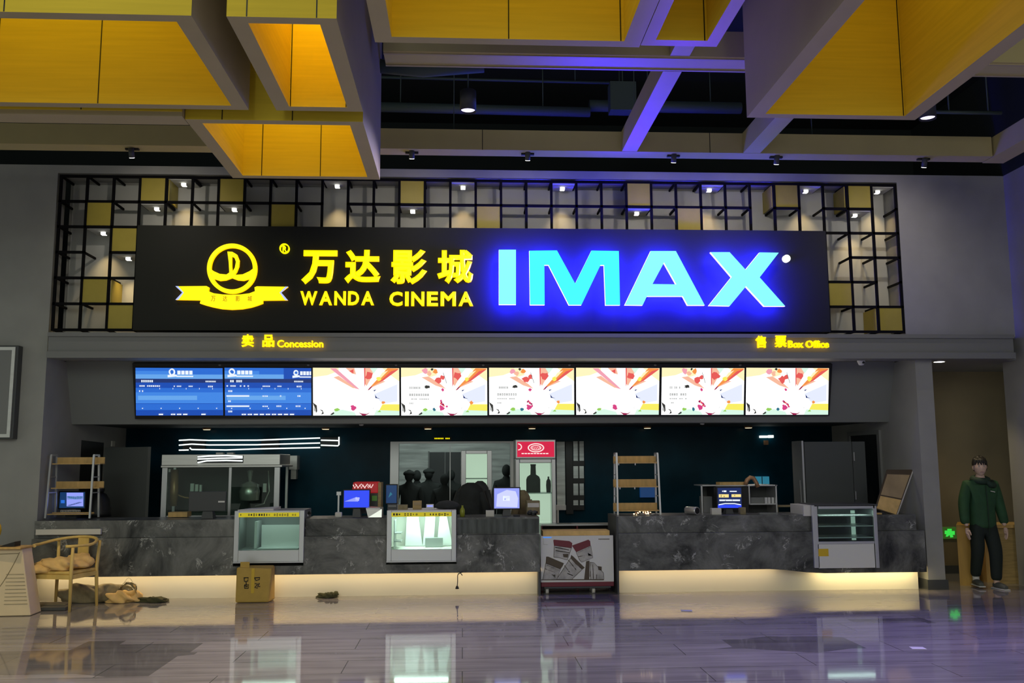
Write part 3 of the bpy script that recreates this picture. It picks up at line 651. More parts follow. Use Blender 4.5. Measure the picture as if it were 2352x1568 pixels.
for i in range(8):
    if i < 2: screen(i, SX[2*i], SX[2*i+1], LB[i], 's_blue', schedule(i == 1))
    else: screen(i, SX[2*i], SX[2*i+1], LB[i], 's_white', splash(i in (3, 4, 6), i in (3, 4, 6, 7)))

# ------------------------------------------------------------------ counters
YK, YU, YT = 11.50, 11.555, 11.70                        # lower stone front, upper ledge front, toe panel
zb, zs, zt = .290, .742, .950
def wx(px, Y=YK): return at(px, 1250, Y).x
c1 = thing('stone_counter', (-2, 11.9, 0), 'long dark stone counter left of the passage, lit below', 'counter')
b = MB()
cuts = [(-5.16, wx(536)), (wx(698), wx(887)), (wx(1049), wx(1240))]
for a, c in cuts: b.box(a, c, YK, 12.2, zb+.035, zs); b.box(a, c, YK, YK+.02, zb, zb+.035)
for a, c in ((wx(536), wx(698)), (wx(887), wx(1049))): b.box(a, c, YK, 12.2, zb+.035, .395); b.box(a, c, YK, YK+.02, zb, zb+.035)
b.build('front_slab', 'stone', c1)
for a, c in cuts: MB().box(a, c, YU, 12.2, zs+.002, zt).build('ledge', 'stone', c1)
MB().box(-5.16, wx(1236), YT, 12.1, 0, zb+.034).build('toe_panel', 'toe', c1)
MB().box(-5.1, wx(1230), YK+.05, YK+.075, zb+.018, zb+.034).build('light_strip', 'strip_led', c1)
MB().box(wx(1236), wx(1241), YK+.02, 12.1, 0, zb).build('end_panel', 'darkgrey', c1)
b = MB(); b.pbox(82, 231, 1215, 1227.5, YK-.012, YK+.03); b.build('cream_edge', 'offwhite', c1)
# two slim dark glass fronts on the ledge beside the passage
b = MB(); b.pbox(1052, 1238, 1192, 1224, YU-.01, YU, 0); b.build('glass_front', 'smoked', c1)
c2 = thing('stone_counter', (4, 11.9, 0), 'dark stone counter right of the passage, lit below', 'counter')
R0, R1, R2, R3 = wx(1421), wx(1878), wx(2018), wx(2125)
b = MB()
lo = [(R0, zb), (wx(1765), zb), (wx(1800), zb-.012), (wx(1850), zb-.045), (wx(1890), zb-.058), (R3, zb-.058)]
b.prism([[Vector((x, YK, z)) for x, z in lo]+[Vector((R3, YK, zs)), Vector((R2, YK, zs)), Vector((R2, YK, .335)), Vector((R1, YK, .335)), Vector((R1, YK, zs)), Vector((R0, YK, zs))]], (0, .02, 0))
up = lambda x, z: (x, z+.035)
b.prism([[Vector((x, YK+.02, z+.035)) for x, z in lo]+[Vector((R3, YK+.02, zs)), Vector((R2, YK+.02, zs)), Vector((R2, YK+.02, .335)), Vector((R1, YK+.02, .335)), Vector((R1, YK+.02, zs)), Vector((R0, YK+.02, zs))]], (0, .68, 0))
b.build('front_slab', 'stone', c2)
MB().box(R0, R1, YU, 12.2, zs+.002, zt).build('ledge', 'stone', c2); MB().box(R2, wx(2112), YU, 12.2, zs+.002, zt-.01).build('ledge', 'stone', c2)
MB().prism([[Vector((min(max(x, R0+.02), R3-.02), YT, z+.034)) for x, z in lo]+[Vector((R3-.02, YT, 0)), Vector((R0+.02, YT, 0))]], (0, .4, 0)).build('toe_panel', 'toe', c2)
MB().box(R0+.05, wx(1790), YK+.05, YK+.075, zb+.018, zb+.034).build('light_strip', 'strip_led', c2)
MB().box(wx(1880), R3-.05, YK+.05, YK+.075, zb-.04, zb-.024).build('light_strip', 'strip_bright', c2)
MB().box(R0-.02, R0, YK+.02, 12.2, 0, zt).build('end_panel', 'darkgrey', c2)

# display cases let into the counters
def case(x0, x1, y0, y1, gx0, gx1, gy0, gy1, label, lit, bright):
    Y = YK-.03; p = at((x0+x1)/2, y1, Y); r = thing('display_case', (p.x, 11.8, p.z), label, 'display case', 'glass display cases in the counter')
    A, B_ = at(x0, 1230, Y), at(x1, 1230, Y); za, zz = at(x0, y0, Y).z, p.z; G0, G1 = at(gx0, 1230, Y).x, at(gx1, 1230, Y).x; gz1, gz0 = at(gx0, gy0, Y).z, at(gx0, gy1, Y).z
    b = MB(); b.box(A.x, G0, Y, Y+.04, zz, za); b.box(G1, B_.x, Y, Y+.04, zz, za); b.box(G0, G1, Y, Y+.04, zz, gz0); b.box(G0, G1, Y, Y+.04, gz1, za)
    b.build('frame', 'alu', r, .004)
    MB().box(G0, G1, Y+.012, Y+.018, gz0, gz1).build('glass_pane', 'glass', r)
    b = MB(); t = .012; x0_, x1_ = A.x+.01, B_.x-.01; yb = Y+.56
    b.box(x0_, x0_+t, Y+.04, yb, zz, za-.01); b.box(x1_-t, x1_, Y+.04, yb, zz, za-.01); b.box(x0_, x1_, yb, yb+t, zz, za-.01); b.box(x0_, x1_, Y+.04, yb, gz0-.02, gz0-.005)
    b.box(x0_, x1_, Y+.04, yb, za-.012, za); b.build('cabinet_body', 'offwhite' if bright else 'grey', r)
    MB().box(A.x, B_.x, Y-.006, Y+.02, zz-.012, zz).build('bottom_trim', 'alu', r)
    lamp('AREA', 'case_lamp', ((G0+G1)/2, Y+.26, za-.03), lit, (.80, 1, .93), ((G0+G1)/2, Y+.35, 0), shape='RECTANGLE', size=(G1-G0)*.9, size_y=.12)
    return r, G0, G1, gz0, gz1, Y
def price_strip(x0, x1, y0, y1, Y, r, n):
    b = MB(); b.pbox(x0, x1, y0, y1, Y-.004, Y+.002, 0)
    rr = random.Random(n)
    for k in range(n):
        x = x0+4+(x1-x0-8)*k/n
        if rr.random() < .2: continue
        h = rr.uniform(.3, .6)*(y1-y0); yy = (y0+y1)/2; w_ = (x1-x0)/n*rr.uniform(.3, .65)
        b.pbox(x, x+w_, yy-h/2, yy+h/2, Y-.0055, Y-.004, 1)
        if rr.random() < .6: b.pbox(x+w_*.3, x+w_*.7, yy-h/5, yy+h/5, Y-.0065, Y-.0055, 0)
    b.build('price_strip', ['yellow_strip', 'ink'], r)
r, G0, G1, g0, g1, Y = case(537, 698, 1173, 1290, 548, 687, 1187, 1264, 'glass display case in the counter behind the cardboard box, dim inside', 1.6, False)
price_strip(548, 687, 1177, 1187, Y, r, 22)
b = MB(); b.box(G0+.14, G0+.17, Y+.22, Y+.5, g0, g1-.07); b.box(G0+.2, G1-.03, Y+.35, Y+.36, g0, g1-.12); b.box(G0+.2, G1-.03, Y+.12, Y+.35, g0, g0+.012); b.build('inner_tray', 'alu', r)
r, G0, G1, g0, g1, Y = case(888, 1048, 1172, 1288, 899, 1037, 1186, 1262, 'brightly lit glass display case in the counter, third metre left of the passage', 7, True)
r['label'] = 'brightly lit white display case in the counter left of the passage'
price_strip(899, 1037, 1176, 1186, Y, r, 20)
b = MB(); b.box(G0+.02, G0+.11, Y+.12, Y+.4, g0+.08, g0+.09); b.box(G0+.02, G0+.11, Y+.12, Y+.4, g0+.18, g0+.19); b.box(G0+.02, G0+.03, Y+.12, Y+.4, g0, g1-.05); b.box(G0+.40, G0+.62, Y+.30, Y+.42, g0, g0+.11); b.build('inner_tray', 'alu', r)
for a, c, d, e in ((.16, .30, .14, .36), (.40, .52, .36, .50), (.58, .66, .54, .74)):
    MB().prism([[(G0+a, Y+.47, g1), (G0+c, Y+.47, g1), (G0+e, Y+.47, g0), (G0+d, Y+.47, g0)]], (0, .01, 0)).build('reflection_fold', 'white', r)  # white shapes stand in for bright draped folds reflected in the case
# tall case on the right
Y = YK-.04; r = thing('display_case', (at(1950, 1305, Y).x, 11.8, .33), 'tall white display case with shelves let into the right counter', 'display case', 'glass display cases in the counter')
px3 = lambda b, *a: b.pbox(*a)
b = MB(); b.pbox(1868, 1880, 1160, 1304, Y, Y+.04); b.pbox(2009, 2017, 1160, 1304, Y, Y+.04); b.pbox(1880, 2009, 1160, 1168, Y, Y+.04); b.pbox(1880, 2009, 1243, 1249, Y-.01, Y+.04); b.build('frame', 'alu', r, .003)
b = MB(); b.pbox(1880, 2009, 1249, 1304, Y, Y+.04); b.build('front_panel', 'white', r)
b = MB(); b.pbox(1880, 1903, 1260, 1277, Y-.004, Y+.002); b.build('price_label', 'yellowpaint', r)
b = MB(); b.pbox(1880, 2009, 1168, 1243, Y+.015, Y+.021); b.build('glass_pane', 'glass', r)
for y in (1184, 1207.5, 1234):
    b = MB(); b.pbox(1880, 2006, y-1, y+1.5, Y+.03, Y+.42); b.build('shelf', 'alu', r)
b = MB(); b.pbox(1876, 2012, 1166, 1304, Y+.52, Y+.54); b.pbox(1870, 1876, 1162, 1304, Y+.04, Y+.54); b.pbox(2010, 2016, 1162, 1304, Y+.04, Y+.54); b.pbox(1870, 2016, 1158, 1162, Y, Y+.54); b.build('cabinet_body', 'darkgrey', r)
b = MB()
for x in (1957, 1977): b.pbox(x, x+8, 1172, 1240, Y+.47, Y+.50)
b.build('light_panel', 'case_glow', r)
lamp('AREA', 'case_lamp', (at(1945, 1170, Y).x, Y+.10, at(1945, 1170, Y).z), 1.6, (.85, 1, .95), (at(1945, 1170, Y).x, Y+.2, 0), shape='RECTANGLE', size=.6, size_y=.05)
b = MB(); b.pbox(1846, 1868, 1160, 1185, YK+.02, YK+.5); tag(b.build('side_box', 'offwhite', bevel=.004), 'small pale box on the right counter joined to the tall display case', 'box')

# ------------------------------------------------------------------ things behind and on the counters
TOPZ = zt
def P1(mats, parent, name, *rects, bevel=0):                  # part from photo rectangles (x0,x1,y0,y1,Y0,Y1[,m])
    b = MB()
    for q in rects: b.pbox(*q)
    return b.build(name, mats, parent, bevel)
def base(px, py, Y): return tuple(at(px, py, Y))
def fit(b, top): return b
# ceiling downlights at the back
DL = ['above the popcorn machine', 'above the white strip lights end', 'above the small yellow sign', 'above the red drinks cooler', 'above the right ladder shelf', 'above the right end of the back room']
for (px, py), lb in zip(((475, 985), (748, 984), (983, 984), (1222, 982.5), (1487, 982), (1719, 982)), DL):
    p = atz(px, py, 2.158); p.y = min(max(p.y, 13.2), 14.3); p = Vector((at(px, py, 14.25).x, 14.25, 2.165))
    r = thing('downlight', tuple(p), 'slim warm downlight in the dark back ceiling '+lb, 'downlight', 'downlights behind the counter')
    MB().lathe([(.058, -.03), (.062, -.018), (.062, 0)], p).build('ring', 'copper', r)
    MB().lathe([(.001, -.032), (.050, -.033), (.054, -.028)], p).build('lens', 'lens_warm', r)
    lamp('SPOT', 'down_light', p-Vector((0, .1, .05)), 22, (1, .86, .66), p-Vector((0, 1.0, 2)), spot_size=1.9, spot_blend=1, shadow_soft_size=.05)
for px, lb in ((830, 'small white ceiling sensor left of the centre behind the bulkhead'), (1613, 'small white ceiling sensor above the right counter')):
    p = Vector((at(px, 975, 12.95).x, 12.95, 2.165)); tag(MB().lathe([(.012, -.028), (.03, -.022), (.034, 0)], p).build('ceiling_sensor', 'white'), lb, 'sensor')
# three linear lamps
r = thing('linear_lamp', base(590, 1032, 14.3), 'white strip lights in three long lines on the dark back wall', 'strip light')
b = MB()
for pts in ([(411, 1011), (436, 1009.5), (480, 1011), (590, 1010.5), (660, 1008), (735, 1005.5)], [(411, 1022), (440, 1019.5), (480, 1021.5), (590, 1021), (735, 1017)], [(411, 1033.5), (433, 1033)], [(436, 1028), (440, 1032), (520, 1033), (590, 1030.5), (735, 1027.5)], [(737, 1010.5), (778, 1011.5)], [(737, 1022), (776, 1023.5), (778.5, 1021), (778.5, 1003)]):
    b.tube([at(x, y, 14.36) for x, y in pts], .0105, 0, 6)
b.build('light_or_reflection', 'white_led', r)
for q in ((420, 470, 1010, 1031, 14.37, YB), (600, 640, 1009, 1030, 14.37, YB), (737, 779, 1004, 1025, 14.40, YB)): P1('black', r, 'mount', q)
r = thing('led_sign', base(1015, 1008, 14.4), 'tiny yellow lit text sign above the backroom opening', 'sign')
P1('black', r, 'sign_body', (995, 1037, 1003, 1011, 14.41, YB))
P1('yellow_led', r, 'text', *[(998+k*3.6, 1000.4+k*3.6, 1005.2, 1008, 14.405, 14.41) for k in range(10) if k not in (6,)])
r = thing('wall_lamp', base(1762, 1007, 14.3), 'small white lamp with an orange tag on the dark back wall at the right', 'lamp')
P1('white_led', r, 'lamp_tube', (1748, 1764, 1000, 1005, 14.36, YB), (1768, 1777, 999, 1005, 14.36, YB)); P1('copper', r, 'tag', (1757, 1765, 1011, 1021, 14.38, YB))
# ladder shelves
def ladder(F, shelves, Y, label, lean, mats=('alu', 'pine'), rungs=()):
    (xa, ya), (xb, yb), (xc, yc), (xd, yd) = F                    # left front top/bottom, right front top/bottom
    p = at(xa, ya, Y+lean); r = thing('ladder_shelf', (at((xb+xd)/2, yb, Y).x, Y+.1, at(xb, yb, Y).z), label, 'shelf', 'ladder shelves on the counter')
    dep = .16; w = .022
    for (xt, yt), (xq, yq) in ((F[0], F[1]), (F[2], F[3])):
        b = MB()
        t0, q0 = at(xt, yt, Y+lean), at(xq, yq, Y); zq = max(q0.z, TOPZ+.004); q0.z = zq
        b.bar(q0, t0, w, w); t1, q1 = t0+Vector((0, dep, 0)), q0+Vector((0, dep+lean*1.2+.06, 0)); b.bar(q1, t1, w, w); b.bar(t0, t1, w, w)
        for k in rungs:
            f = 1-k; a = q0.lerp(t0, f); c = q1.lerp(t1, f); b.bar(a, c, w*.6, w*.6)
        b.build('side_frame', mats[0], r)
    for (x0, x1, y0, y1) in shelves:
        f = ((y0+y1)/2-ya)/(yb-ya); yy = Y+lean*(1-f)+.015; b = MB(); q = at(x0, y1, yy); s = at(x1, y1, yy); zt_ = at(x0, y0, yy).z
        b.box(q.x, s.x, yy+.14, yy+.155, q.z, zt_); b.box(q.x, s.x, yy, yy+.155, q.z-.012, q.z); b.build('shelf', mats[1], r)
    return r
l1 = ladder(((118, 1045), (104, 1190), (216, 1045), (206, 1190)), [(120, 230, 1050, 1064), (117, 228, 1106, 1120), (108, 205, 1178, 1180)], 11.75, 'white framed ladder shelf at the far left end of the left counter', .05, rungs=(.15, .35, .6))
l2 = ladder(((1416, 1041), (1419, 1186), (1510, 1041), (1517, 1184)), [(1413, 1512, 1047, 1062), (1413, 1513, 1101, 1117), (1413, 1515, 1156, 1172)], 11.75, 'white framed ladder shelf with three wooden boards on the right counter', .03, rungs=(.14, .35, .70))
b = MB()
for x, y in ((1421, 1066), (1459, 1066), (1424, 1121), (1458, 1121)): b.ball(at(x, y, 11.78), .008, .008, .014)
b.build('hook', 'white', l2)
# monitors
def monitor(rect, Y, scr, label, name='pos_monitor', tilt=.03, art=(), stand=True, cat='monitor', back='black', grp=None, zb_=None):
    x0, x1, y0, y1 = rect; zz = TOPZ+.003 if zb_ is None else zb_; c = at((x0+x1)/2, y1, Y)
    r = thing(name, (c.x, Y+.06, zz), label, cat, grp); e = 2.5
    P1(back, r, 'housing', (x0-e, x1+e, y0-e, y1+e, Y, Y+.035), bevel=.005)
    if scr:
        b = MB(); b.pbox(x0, x1, y0, y1, Y-.003, Y+.001, 0); ms = [scr]
        for m, P in art:
            if m not in ms: ms.append(m)
            b.prism([[at(x0+(x1-x0)*u, y1-(y1-y0)*v, Y-.0045) for u, v in P]], (0, .0015, 0), ms.index(m))
        b.build('display', ms, r)
    if stand:
        w = (x1-x0)/210*.55; b = MB(); b.hexa([(c.x-w*.35, Y+.0, zz), (c.x+w*.35, Y+.0, zz), (c.x+w*.35, Y+.16, zz), (c.x-w*.35, Y+.16, zz), (c.x-w*.22, Y+.035, c.z+.05), (c.x+w*.22, Y+.035, c.z+.05), (c.x+w*.22, Y+.07, c.z+.05), (c.x-w*.22, Y+.07, c.z+.05)]); b.build('stand', 'darkgrey', r)
    return r
def rectp(a, b_, c, d): return [(a, c), (b_, c), (b_, d), (a, d)]
monitor((790, 848, 1126, 1165), 11.75, 's_pos', 'bright blue till monitor left of the lit display case, in front of the red dispenser', art=[('s_pos2', [(.02, .35), (.5, .62), (.62, .5), (.55, .35)]), ('s_pos3', [(.46, .38), (.46, .6), (.62, .58), (.60, .42), (.54, .34)])], grp='till monitors')
monitor((1135, 1193, 1121, 1167), 11.75, 's_pos2', 'pale violet till monitor in front of the drinks cooler', art=[('s_pos3', [(.08, .08), (.92, .05), (.95, .5), (.85, .85), (.5, .92), (.12, .7)]), ('s_text', [(.35, .38), (.62, .38), (.62, .62), (.35, .62)]), ('s_pos2', [(.40, .42), (.46, .42), (.46, .5), (.40, .5)])], grp='till monitors')
r = monitor((1649, 1703, 1120, 1166), 11.78, 's_deep', 'dark blue customer display with rows of lit text on the right counter', art=[('s_text', rectp(.18, .22, .80, .86)), ('s_text', rectp(.24, .36, .79, .87)), ('s_text', rectp(.5, .8, .80, .85)), ('s_gold', rectp(.04, .46, .52, .68)), ('s_gold', rectp(.58, .98, .54, .68)), ('s_deep', rectp(.12, .15, .54, .66)), ('s_deep', rectp(.25, .28, .54, .6)), ('s_deep', rectp(.7, .73, .58, .66)), ('s_text', rectp(.06, .94, .34, .42)), ('s_deep', rectp(.3, .33, .34, .42)), ('s_deep', rectp(.6, .62, .34, .42)), ('s_pos', rectp(0, 1, 0, .16)), ('s_text', [(.03, .12), (.3, .19), (.7, .19), (.98, .13), (.98, .18), (.7, .24), (.3, .24), (.03, .18)])], grp='till monitors')
monitor((887, 911, 1114, 1155), 12.3, 's_dim', 'narrow dark blue monitor between the two till monitors', art=[('s_teal', [(.2, .3), (.6, .5), (.4, .62)])], zb_=.952)
monitor((436, 516, 1131, 1171), 11.72, None, 'black back of a monitor standing before the popcorn machine', back='darkgrey', grp='till monitors')
P1('white', bpy.data.objects['pos_monitor.003'] if 'pos_monitor.003' in bpy.data.objects else r, 'sticker', (501, 516, 1150, 1153.5, 11.712, 11.716))
monitor((137, 194, 1130, 1166), 12.15, 's_dim', 'small blue monitor standing behind the left ladder shelf', art=[('s_pos2', rectp(.28, .95, .1, .97)), ('s_teal', rectp(.3, .93, .55, .75)), ('s_dim', [(.3, .66), (.9, .62), (.9, .66), (.3, .70)]), ('s_dim', [(.3, .16), (.8, .38), (.9, .38), (.9, .34), (.4, .12)]), ('s_blue2', rectp(.05, .2, .3, .5))], zb_=.952)
b = MB(); b.pbox(139, 184, 1171, 1175.5, 11.95, 11.96, 0)
for k in range(12): b.pbox(140+k*3.7, 142.4+k*3.7, 1172, 1174.8, 11.948, 11.95, 1)
b.pbox(150, 175, 1175.5, 1190, 11.96, 12.0, 2); tag(b.build('counter_plate', ['paper', 'ink', 'darkgrey']), 'small white text plate under the blue monitor in the left ladder shelf', 'sign plate')
# dark draped shape beside the left ladder shelf
b = MB(); c = at(224, 1190, 12.3); b.lathe([(.15, .95-c.z+c.z-.95), (.145, .05), (.115, .22), (.075, .29), (.035, .31)], (c.x, 12.35, .952)); b.ball((c.x-.01, 12.35, 1.30), .062, .062, .066); b.xf(Matrix.Identity(4))
tag(b.build('covered_stand', 'black'), 'dark cloth covered stand with a round top beside the left ladder shelf', 'stand')
# grey panel door standing open, black sheet for the doorway's dark, switch
b = MB(); A = [at(233, 1024, 13.9), at(326, 1024, 12.75)]; b.hexa([(A[0].x, 13.75, .02), (A[1].x, 13.0, .02), (A[1].x, 13.0, 1.86), (A[0].x, 13.75, 1.86), (A[0].x, 13.79, .02), (A[1].x+.03, 13.03, .02), (A[1].x+.03, 13.03, 1.86), (A[0].x, 13.79, 1.86)])
struct(b.build('door_2', 'greydoor'))
b = MB(); b.hexa([(XL+.004, 12.80, 0), (XL+.004, 13.58, 0), (XL+.004, 13.58, 1.93), (XL+.004, 12.80, 1.95), (XL-.0, 12.80, 0), (XL-.0, 13.58, 0), (XL-.0, 13.58, 1.93), (XL-.0, 12.80, 1.95)]); struct(b.build('doorway_dark_left', 'black'))  # flat black sheet stands in for the shade inside the left opening
p = at(251, 1019, 14.0); b = MB(); b.box(XL, XL+.02, 13.85, 13.97, p.z-.04, p.z+.04); tag(b.build('wall_switch', 'offwhite', bevel=.004), 'small pale switch box on the left side wall above the grey door', 'switch')
# right side wall: black sheet for the doorway's dark and big grey cabinet
b = MB(); q = .008; b.box(XR-q, XR, 12.8, 13.72, 0, 1.99); struct(b.build('doorway_dark_right', 'black'))  # thin black sheet imitates the darkness inside the right opening
b = MB(); b.box(XR-.03, XR, 12.72, 12.8, 0, 2.05); b.box(XR-.03, XR, 13.72, 13.8, 0, 2.05); b.box(XR-.03, XR, 12.8, 13.72, 1.99, 2.05); struct(b.build('trim_3', 'fascia'))
r = thing('cabinet', (at(1915, 1200, 12.75).x, 12.9, 0), 'tall dark grey cabinet with two slim handles behind the tall display case', 'cabinet')
a, c = at(1849, 1090, 12.72).x, at(1990, 1090, 12.72).x; zt2 = at(1900, 1014, 12.72).z; xd = at(1960, 1090, 12.72).x
MB().box(a, c, 12.74, 13.2, 0, zt2).build('cabinet_body', 'cabinet', r)
d1 = MB().box(a+.01, xd-.004, 12.72, 12.74, .05, zt2).build('cabinet_door', 'cabinet', r); d2 = MB().box(xd+.004, c, 12.72, 12.74, .05, zt2).build('cabinet_door', 'cabinet', r)
P1('alu', d2, 'handle', (1961, 1963, 1038, 1058, 12.69, 12.72)); P1('alu', d2, 'handle', (1965, 1967, 1128, 1147, 12.69, 12.72))
P1('alu', r, 'edge_strip', (1844, 1848, 1012, 1160, 12.72, 13.1))
b = MB(); q = at(1838, 1190, 12.6); b.bar((q.x+.02, 12.5, .0), at(1837, 1103, 12.71), .02, .02); tag(b.build('leaning_bar', 'grey'), 'thin grey bar leaning beside the tall dark cabinet', 'bar')
# popcorn machine on a dark back bench
bx = at(360, 1200, 12.75).x, at(668, 1200, 12.75).x
o = MB().box(bx[0], bx[1], 12.62, 13.6, 0, .729).build('back_bench', 'darkgrey', bevel=.005); tag(o, 'dark bench behind the left counter carrying the popcorn machine', 'bench')
# popcorn machine
Y = 12.75; r = thing('popcorn_machine', (at(510, 1200, Y).x, Y+.35, .95), 'big steel and glass popcorn machine behind the left counter', 'popcorn machine')
P1('steel', r, 'hood', (371, 643, 1043, 1068, Y, Y+.75), (369, 648, 1068, 1073, Y-.03, Y+.77), bevel=.006)
P1('alu', r, 'post', (370, 382, 1073, 1209, Y, Y+.05)); P1('alu', r, 'post', (629, 641, 1073, 1209, Y, Y+.05)); P1('alu', r, 'post', (524, 530, 1073, 1209, Y, Y+.03)); P1('alu', r, 'post', (655, 660, 1047, 1215, Y+.68, Y+.72)); P1('alu', r, 'post', (396, 402, 1073, 1209, Y+.68, Y+.72))
P1('black', r, 'back_panel', (385, 632, 1073, 1209, Y+.72, Y+.74)); P1('alu', r, 'tray', (382, 629, 1183, 1208, Y+.01, Y+.7))
P1('glass', r, 'glass_pane', (382, 629, 1073, 1183, Y+.006, Y+.012))
for a, c in ((453, 495), (496, 560)): pass
b = MB()
for pts in ([(454, 1049), (480, 1047), (520, 1046), (557, 1048)], [(454, 1054), (500, 1052), (557, 1051)], [(454, 1062), (475, 1058), (520, 1057), (557, 1058)]): b.tube([at(x, y, Y-.008) for x, y in pts], .010, 0, 6)
b.build('light_or_reflection', 'white_led', r)  # glowing lines drawn on as the screens' reflection in the steel hood
P1('black', r, 'reflection_ground', (453, 559, 1046, 1063, Y-.004, Y))  # dark ground behind the drawn reflection
b = MB(); c = at(575, 1078, Y+.35); b.lathe([(.02, 0), (.04, -.02), (.02, -.16), (.11, -.2), (.14, -.30), (.13, -.42), (.03, -.43)], c); b.tube([c+Vector((.25, 0, -.02)), c+Vector((.27, 0, -.3)), c+Vector((.2, 0, -.47)), c+Vector((.08, 0, -.5))], .008); b.build('kettle', 'steel', r)
b = MB(); c = at(402, 1078, Y+.35); b.lathe([(.05, 0), (.055, -.3), (.045, -.5)], c); b.build('kettle', 'copper', r)
P1('white', r, 'scoop', (437, 445, 1110, 1128, Y+.5, Y+.54), (448, 455, 1112, 1128, Y+.5, Y+.54), (458, 463, 1113, 1129, Y+.5, Y+.54), (586, 594, 1112, 1128, Y+.5, Y+.54), (604, 611, 1110, 1130, Y+.5, Y+.54), (380, 391, 1077, 1084, Y+.6, Y+.62))
b = MB(); b.tube([at(x, y, Y+.4) for x, y in ((404, 1132), (412, 1138), (424, 1142), (434, 1143))], .012); b.build('hose', 'copper', r)
P1('pine', None, 'popcorn_tray', (386, 430, 1176, 1187, 12.0, 12.18)); tag(bpy.data.objects['popcorn_tray'], 'small tan tray at the left foot of the popcorn machine', 'tray'); bpy.data.objects['popcorn_tray'].location.z = 0
for k, (a, c, lb) in enumerate(((496, 512, 'left'), (521, 536, 'right'))):
    b = MB(); b.pbox(a, c, 1039, 1043, 13.0, 13.1); tag(b.build('paper_box', 'white'), 'small white box on top of the popcorn machine, the '+('first' if k == 0 else 'second')+' of two from the left', 'box', 'boxes on the popcorn machine')
P1(['steel', 'black'], None, 'wall_dispenser', (664, 682, 1046, 1078, 14.2, YB), (668, 680, 1078, 1100, 14.3, YB)); tag(bpy.data.objects['wall_dispenser'], 'steel dispenser on the back wall right of the popcorn machine', 'dispenser')
# papers on first display case
b = MB(); q = at(560, 1172, 11.6); z0 = at(560, 1173, YK-.03).z
b.hexa([(q.x-.05, 11.5, z0+.001), (q.x+.38, 11.5, z0+.001), (q.x+.40, 11.85, z0+.001), (q.x, 11.85, z0+.001), (q.x-.05, 11.5, z0+.012), (q.x+.38, 11.5, z0+.022), (q.x+.40, 11.85, z0+.035), (q.x, 11.85, z0+.012)])
tag(b.build('paper_stack', 'paper'), 'loose pale papers on top of the dim display case', 'paper')
# things around the first till
b = MB(); c = at(708, 1180, 11.8)
for k in range(9): b.blob((c.x+random.uniform(-.09, .09), 11.8+random.uniform(-.04, .04), TOPZ+.02+random.uniform(0, .035)), .03, .025, .02, k % 2, .3, 2, k)
tag(b.build('cable_heap', ['black', 'steel']), 'tangled dark cables on the counter right of the dim display case', 'cables')
b = MB(); b.pbox(769, 785, 1176, 1188, 11.66, 11.72); tag(b.build('card_reader', 'offwhite', bevel=.012), 'small cream box left of the bright blue till monitor', 'card reader')
b = MB(); b.pbox(773, 783, 1129, 1137, 12.0, 12.05); b.bar(at(778, 1137, 12.02), (at(778, 1137, 12.02).x, 12.02, .952), .02, .02); tag(b.build('till_camera', 'alu'), 'tiny pale camera on a post left of the bright blue till monitor', 'camera')
b = MB(); p = at(862, 1188, 11.62); b.hexa([(p.x-.09, 11.62, .955), (p.x+.08, 11.62, .955), (p.x+.09, 11.76, .955), (p.x-.08, 11.76, .955), (p.x-.12, 11.62, 1.07), (p.x+.08, 11.64, 1.06), (p.x+.09, 11.72, 1.08), (p.x-.1, 11.72, 1.09)], 0); b.box(p.x-.1, p.x+.06, 11.615, 11.62, 1.06, 1.075, 1)
tag(b.build('foil_bag', ['steel', 'alu'], bevel=.01), 'crumpled silvery foil bag beside the bright blue till monitor', 'bag')
r = thing('drink_dispenser', (at(840, 1190, 12.0).x, 12.1, .95), 'red topped drink dispenser with white script behind the bright blue till', 'dispenser')
p = at(806, 1107, 12.0); q = at(868, 1132, 12.0); b = MB(); b.hexa([(p.x+.01, 12.0, q.z), (q.x, 12.0, q.z), (q.x, 12.0, p.z), (p.x+.03, 12.0, p.z), (p.x+.01, 12.3, q.z), (q.x, 12.3, q.z), (q.x, 12.3, p.z), (p.x+.03, 12.3, p.z)]); b.build('header', 'red_dim', r, .012)
b = MB(); xs = [811, 815, 819, 822, 827, 830, 834, 838, 842, 846, 850, 853, 857]
b.tube([at(x, 1117+(4 if k % 2 else -4)-(1 if k > 8 else 0), 11.996) for k, x in enumerate(xs)], .006, 0, 6); b.tube([at(x, 1116+(3.5 if k % 2 else -5), 11.995) for k, x in enumerate(range(816, 858, 7))], .005, 0, 6); b.build('script_lettering', 'pale_led', r)
P1('darkgrey', r, 'machine_body', (810, 868, 1132, 1179, 12.02, 12.3)); P1('wood', r, 'side_board', (868, 875, 1108, 1179, 12.0, 12.3)); P1('exit_dim', r, 'keypad', (854, 866, 1138, 1150, 12.01, 12.02))
# small stuff on the lit display case
zc = at(960, 1172, YK-.03).z
def onbox(name, x0, x1, y0, label, m, Y=11.62, d=.08, cat='box', z=None, bevel=.003, grp=None, m2=None):
    p, q = at(x0, y0, Y), at(x1, y0, Y); z = zc if z is None else z; b = MB(); b.box(p.x, q.x, Y, Y+d, z+.001, max(p.z, z+.02))
    if m2: b.box(p.x+.01, q.x-.01, Y-.002, Y, z+(p.z-z)*.55, z+(p.z-z)*.85, 1)
    return tag(b.build(name, [m]+([m2] if m2 else []), bevel=bevel), label, cat, grp)
onbox('carton', 890, 912, 1158, 'dark patterned carton on the left of the lit display case', 'darkgrey', m2='grey')
onbox('carton', 914, 936, 1159, 'olive grey carton, second on the lit display case', 'sack')
onbox('carton', 948, 968, 1150, 'brown printed carton on the lit display case', 'wood', m2='poster_tan')
onbox('paper_cup', 979, 996, 1158, 'pale blue and white cup carton on the lit display case', 'white', cat='cup', m2='s_pos2')
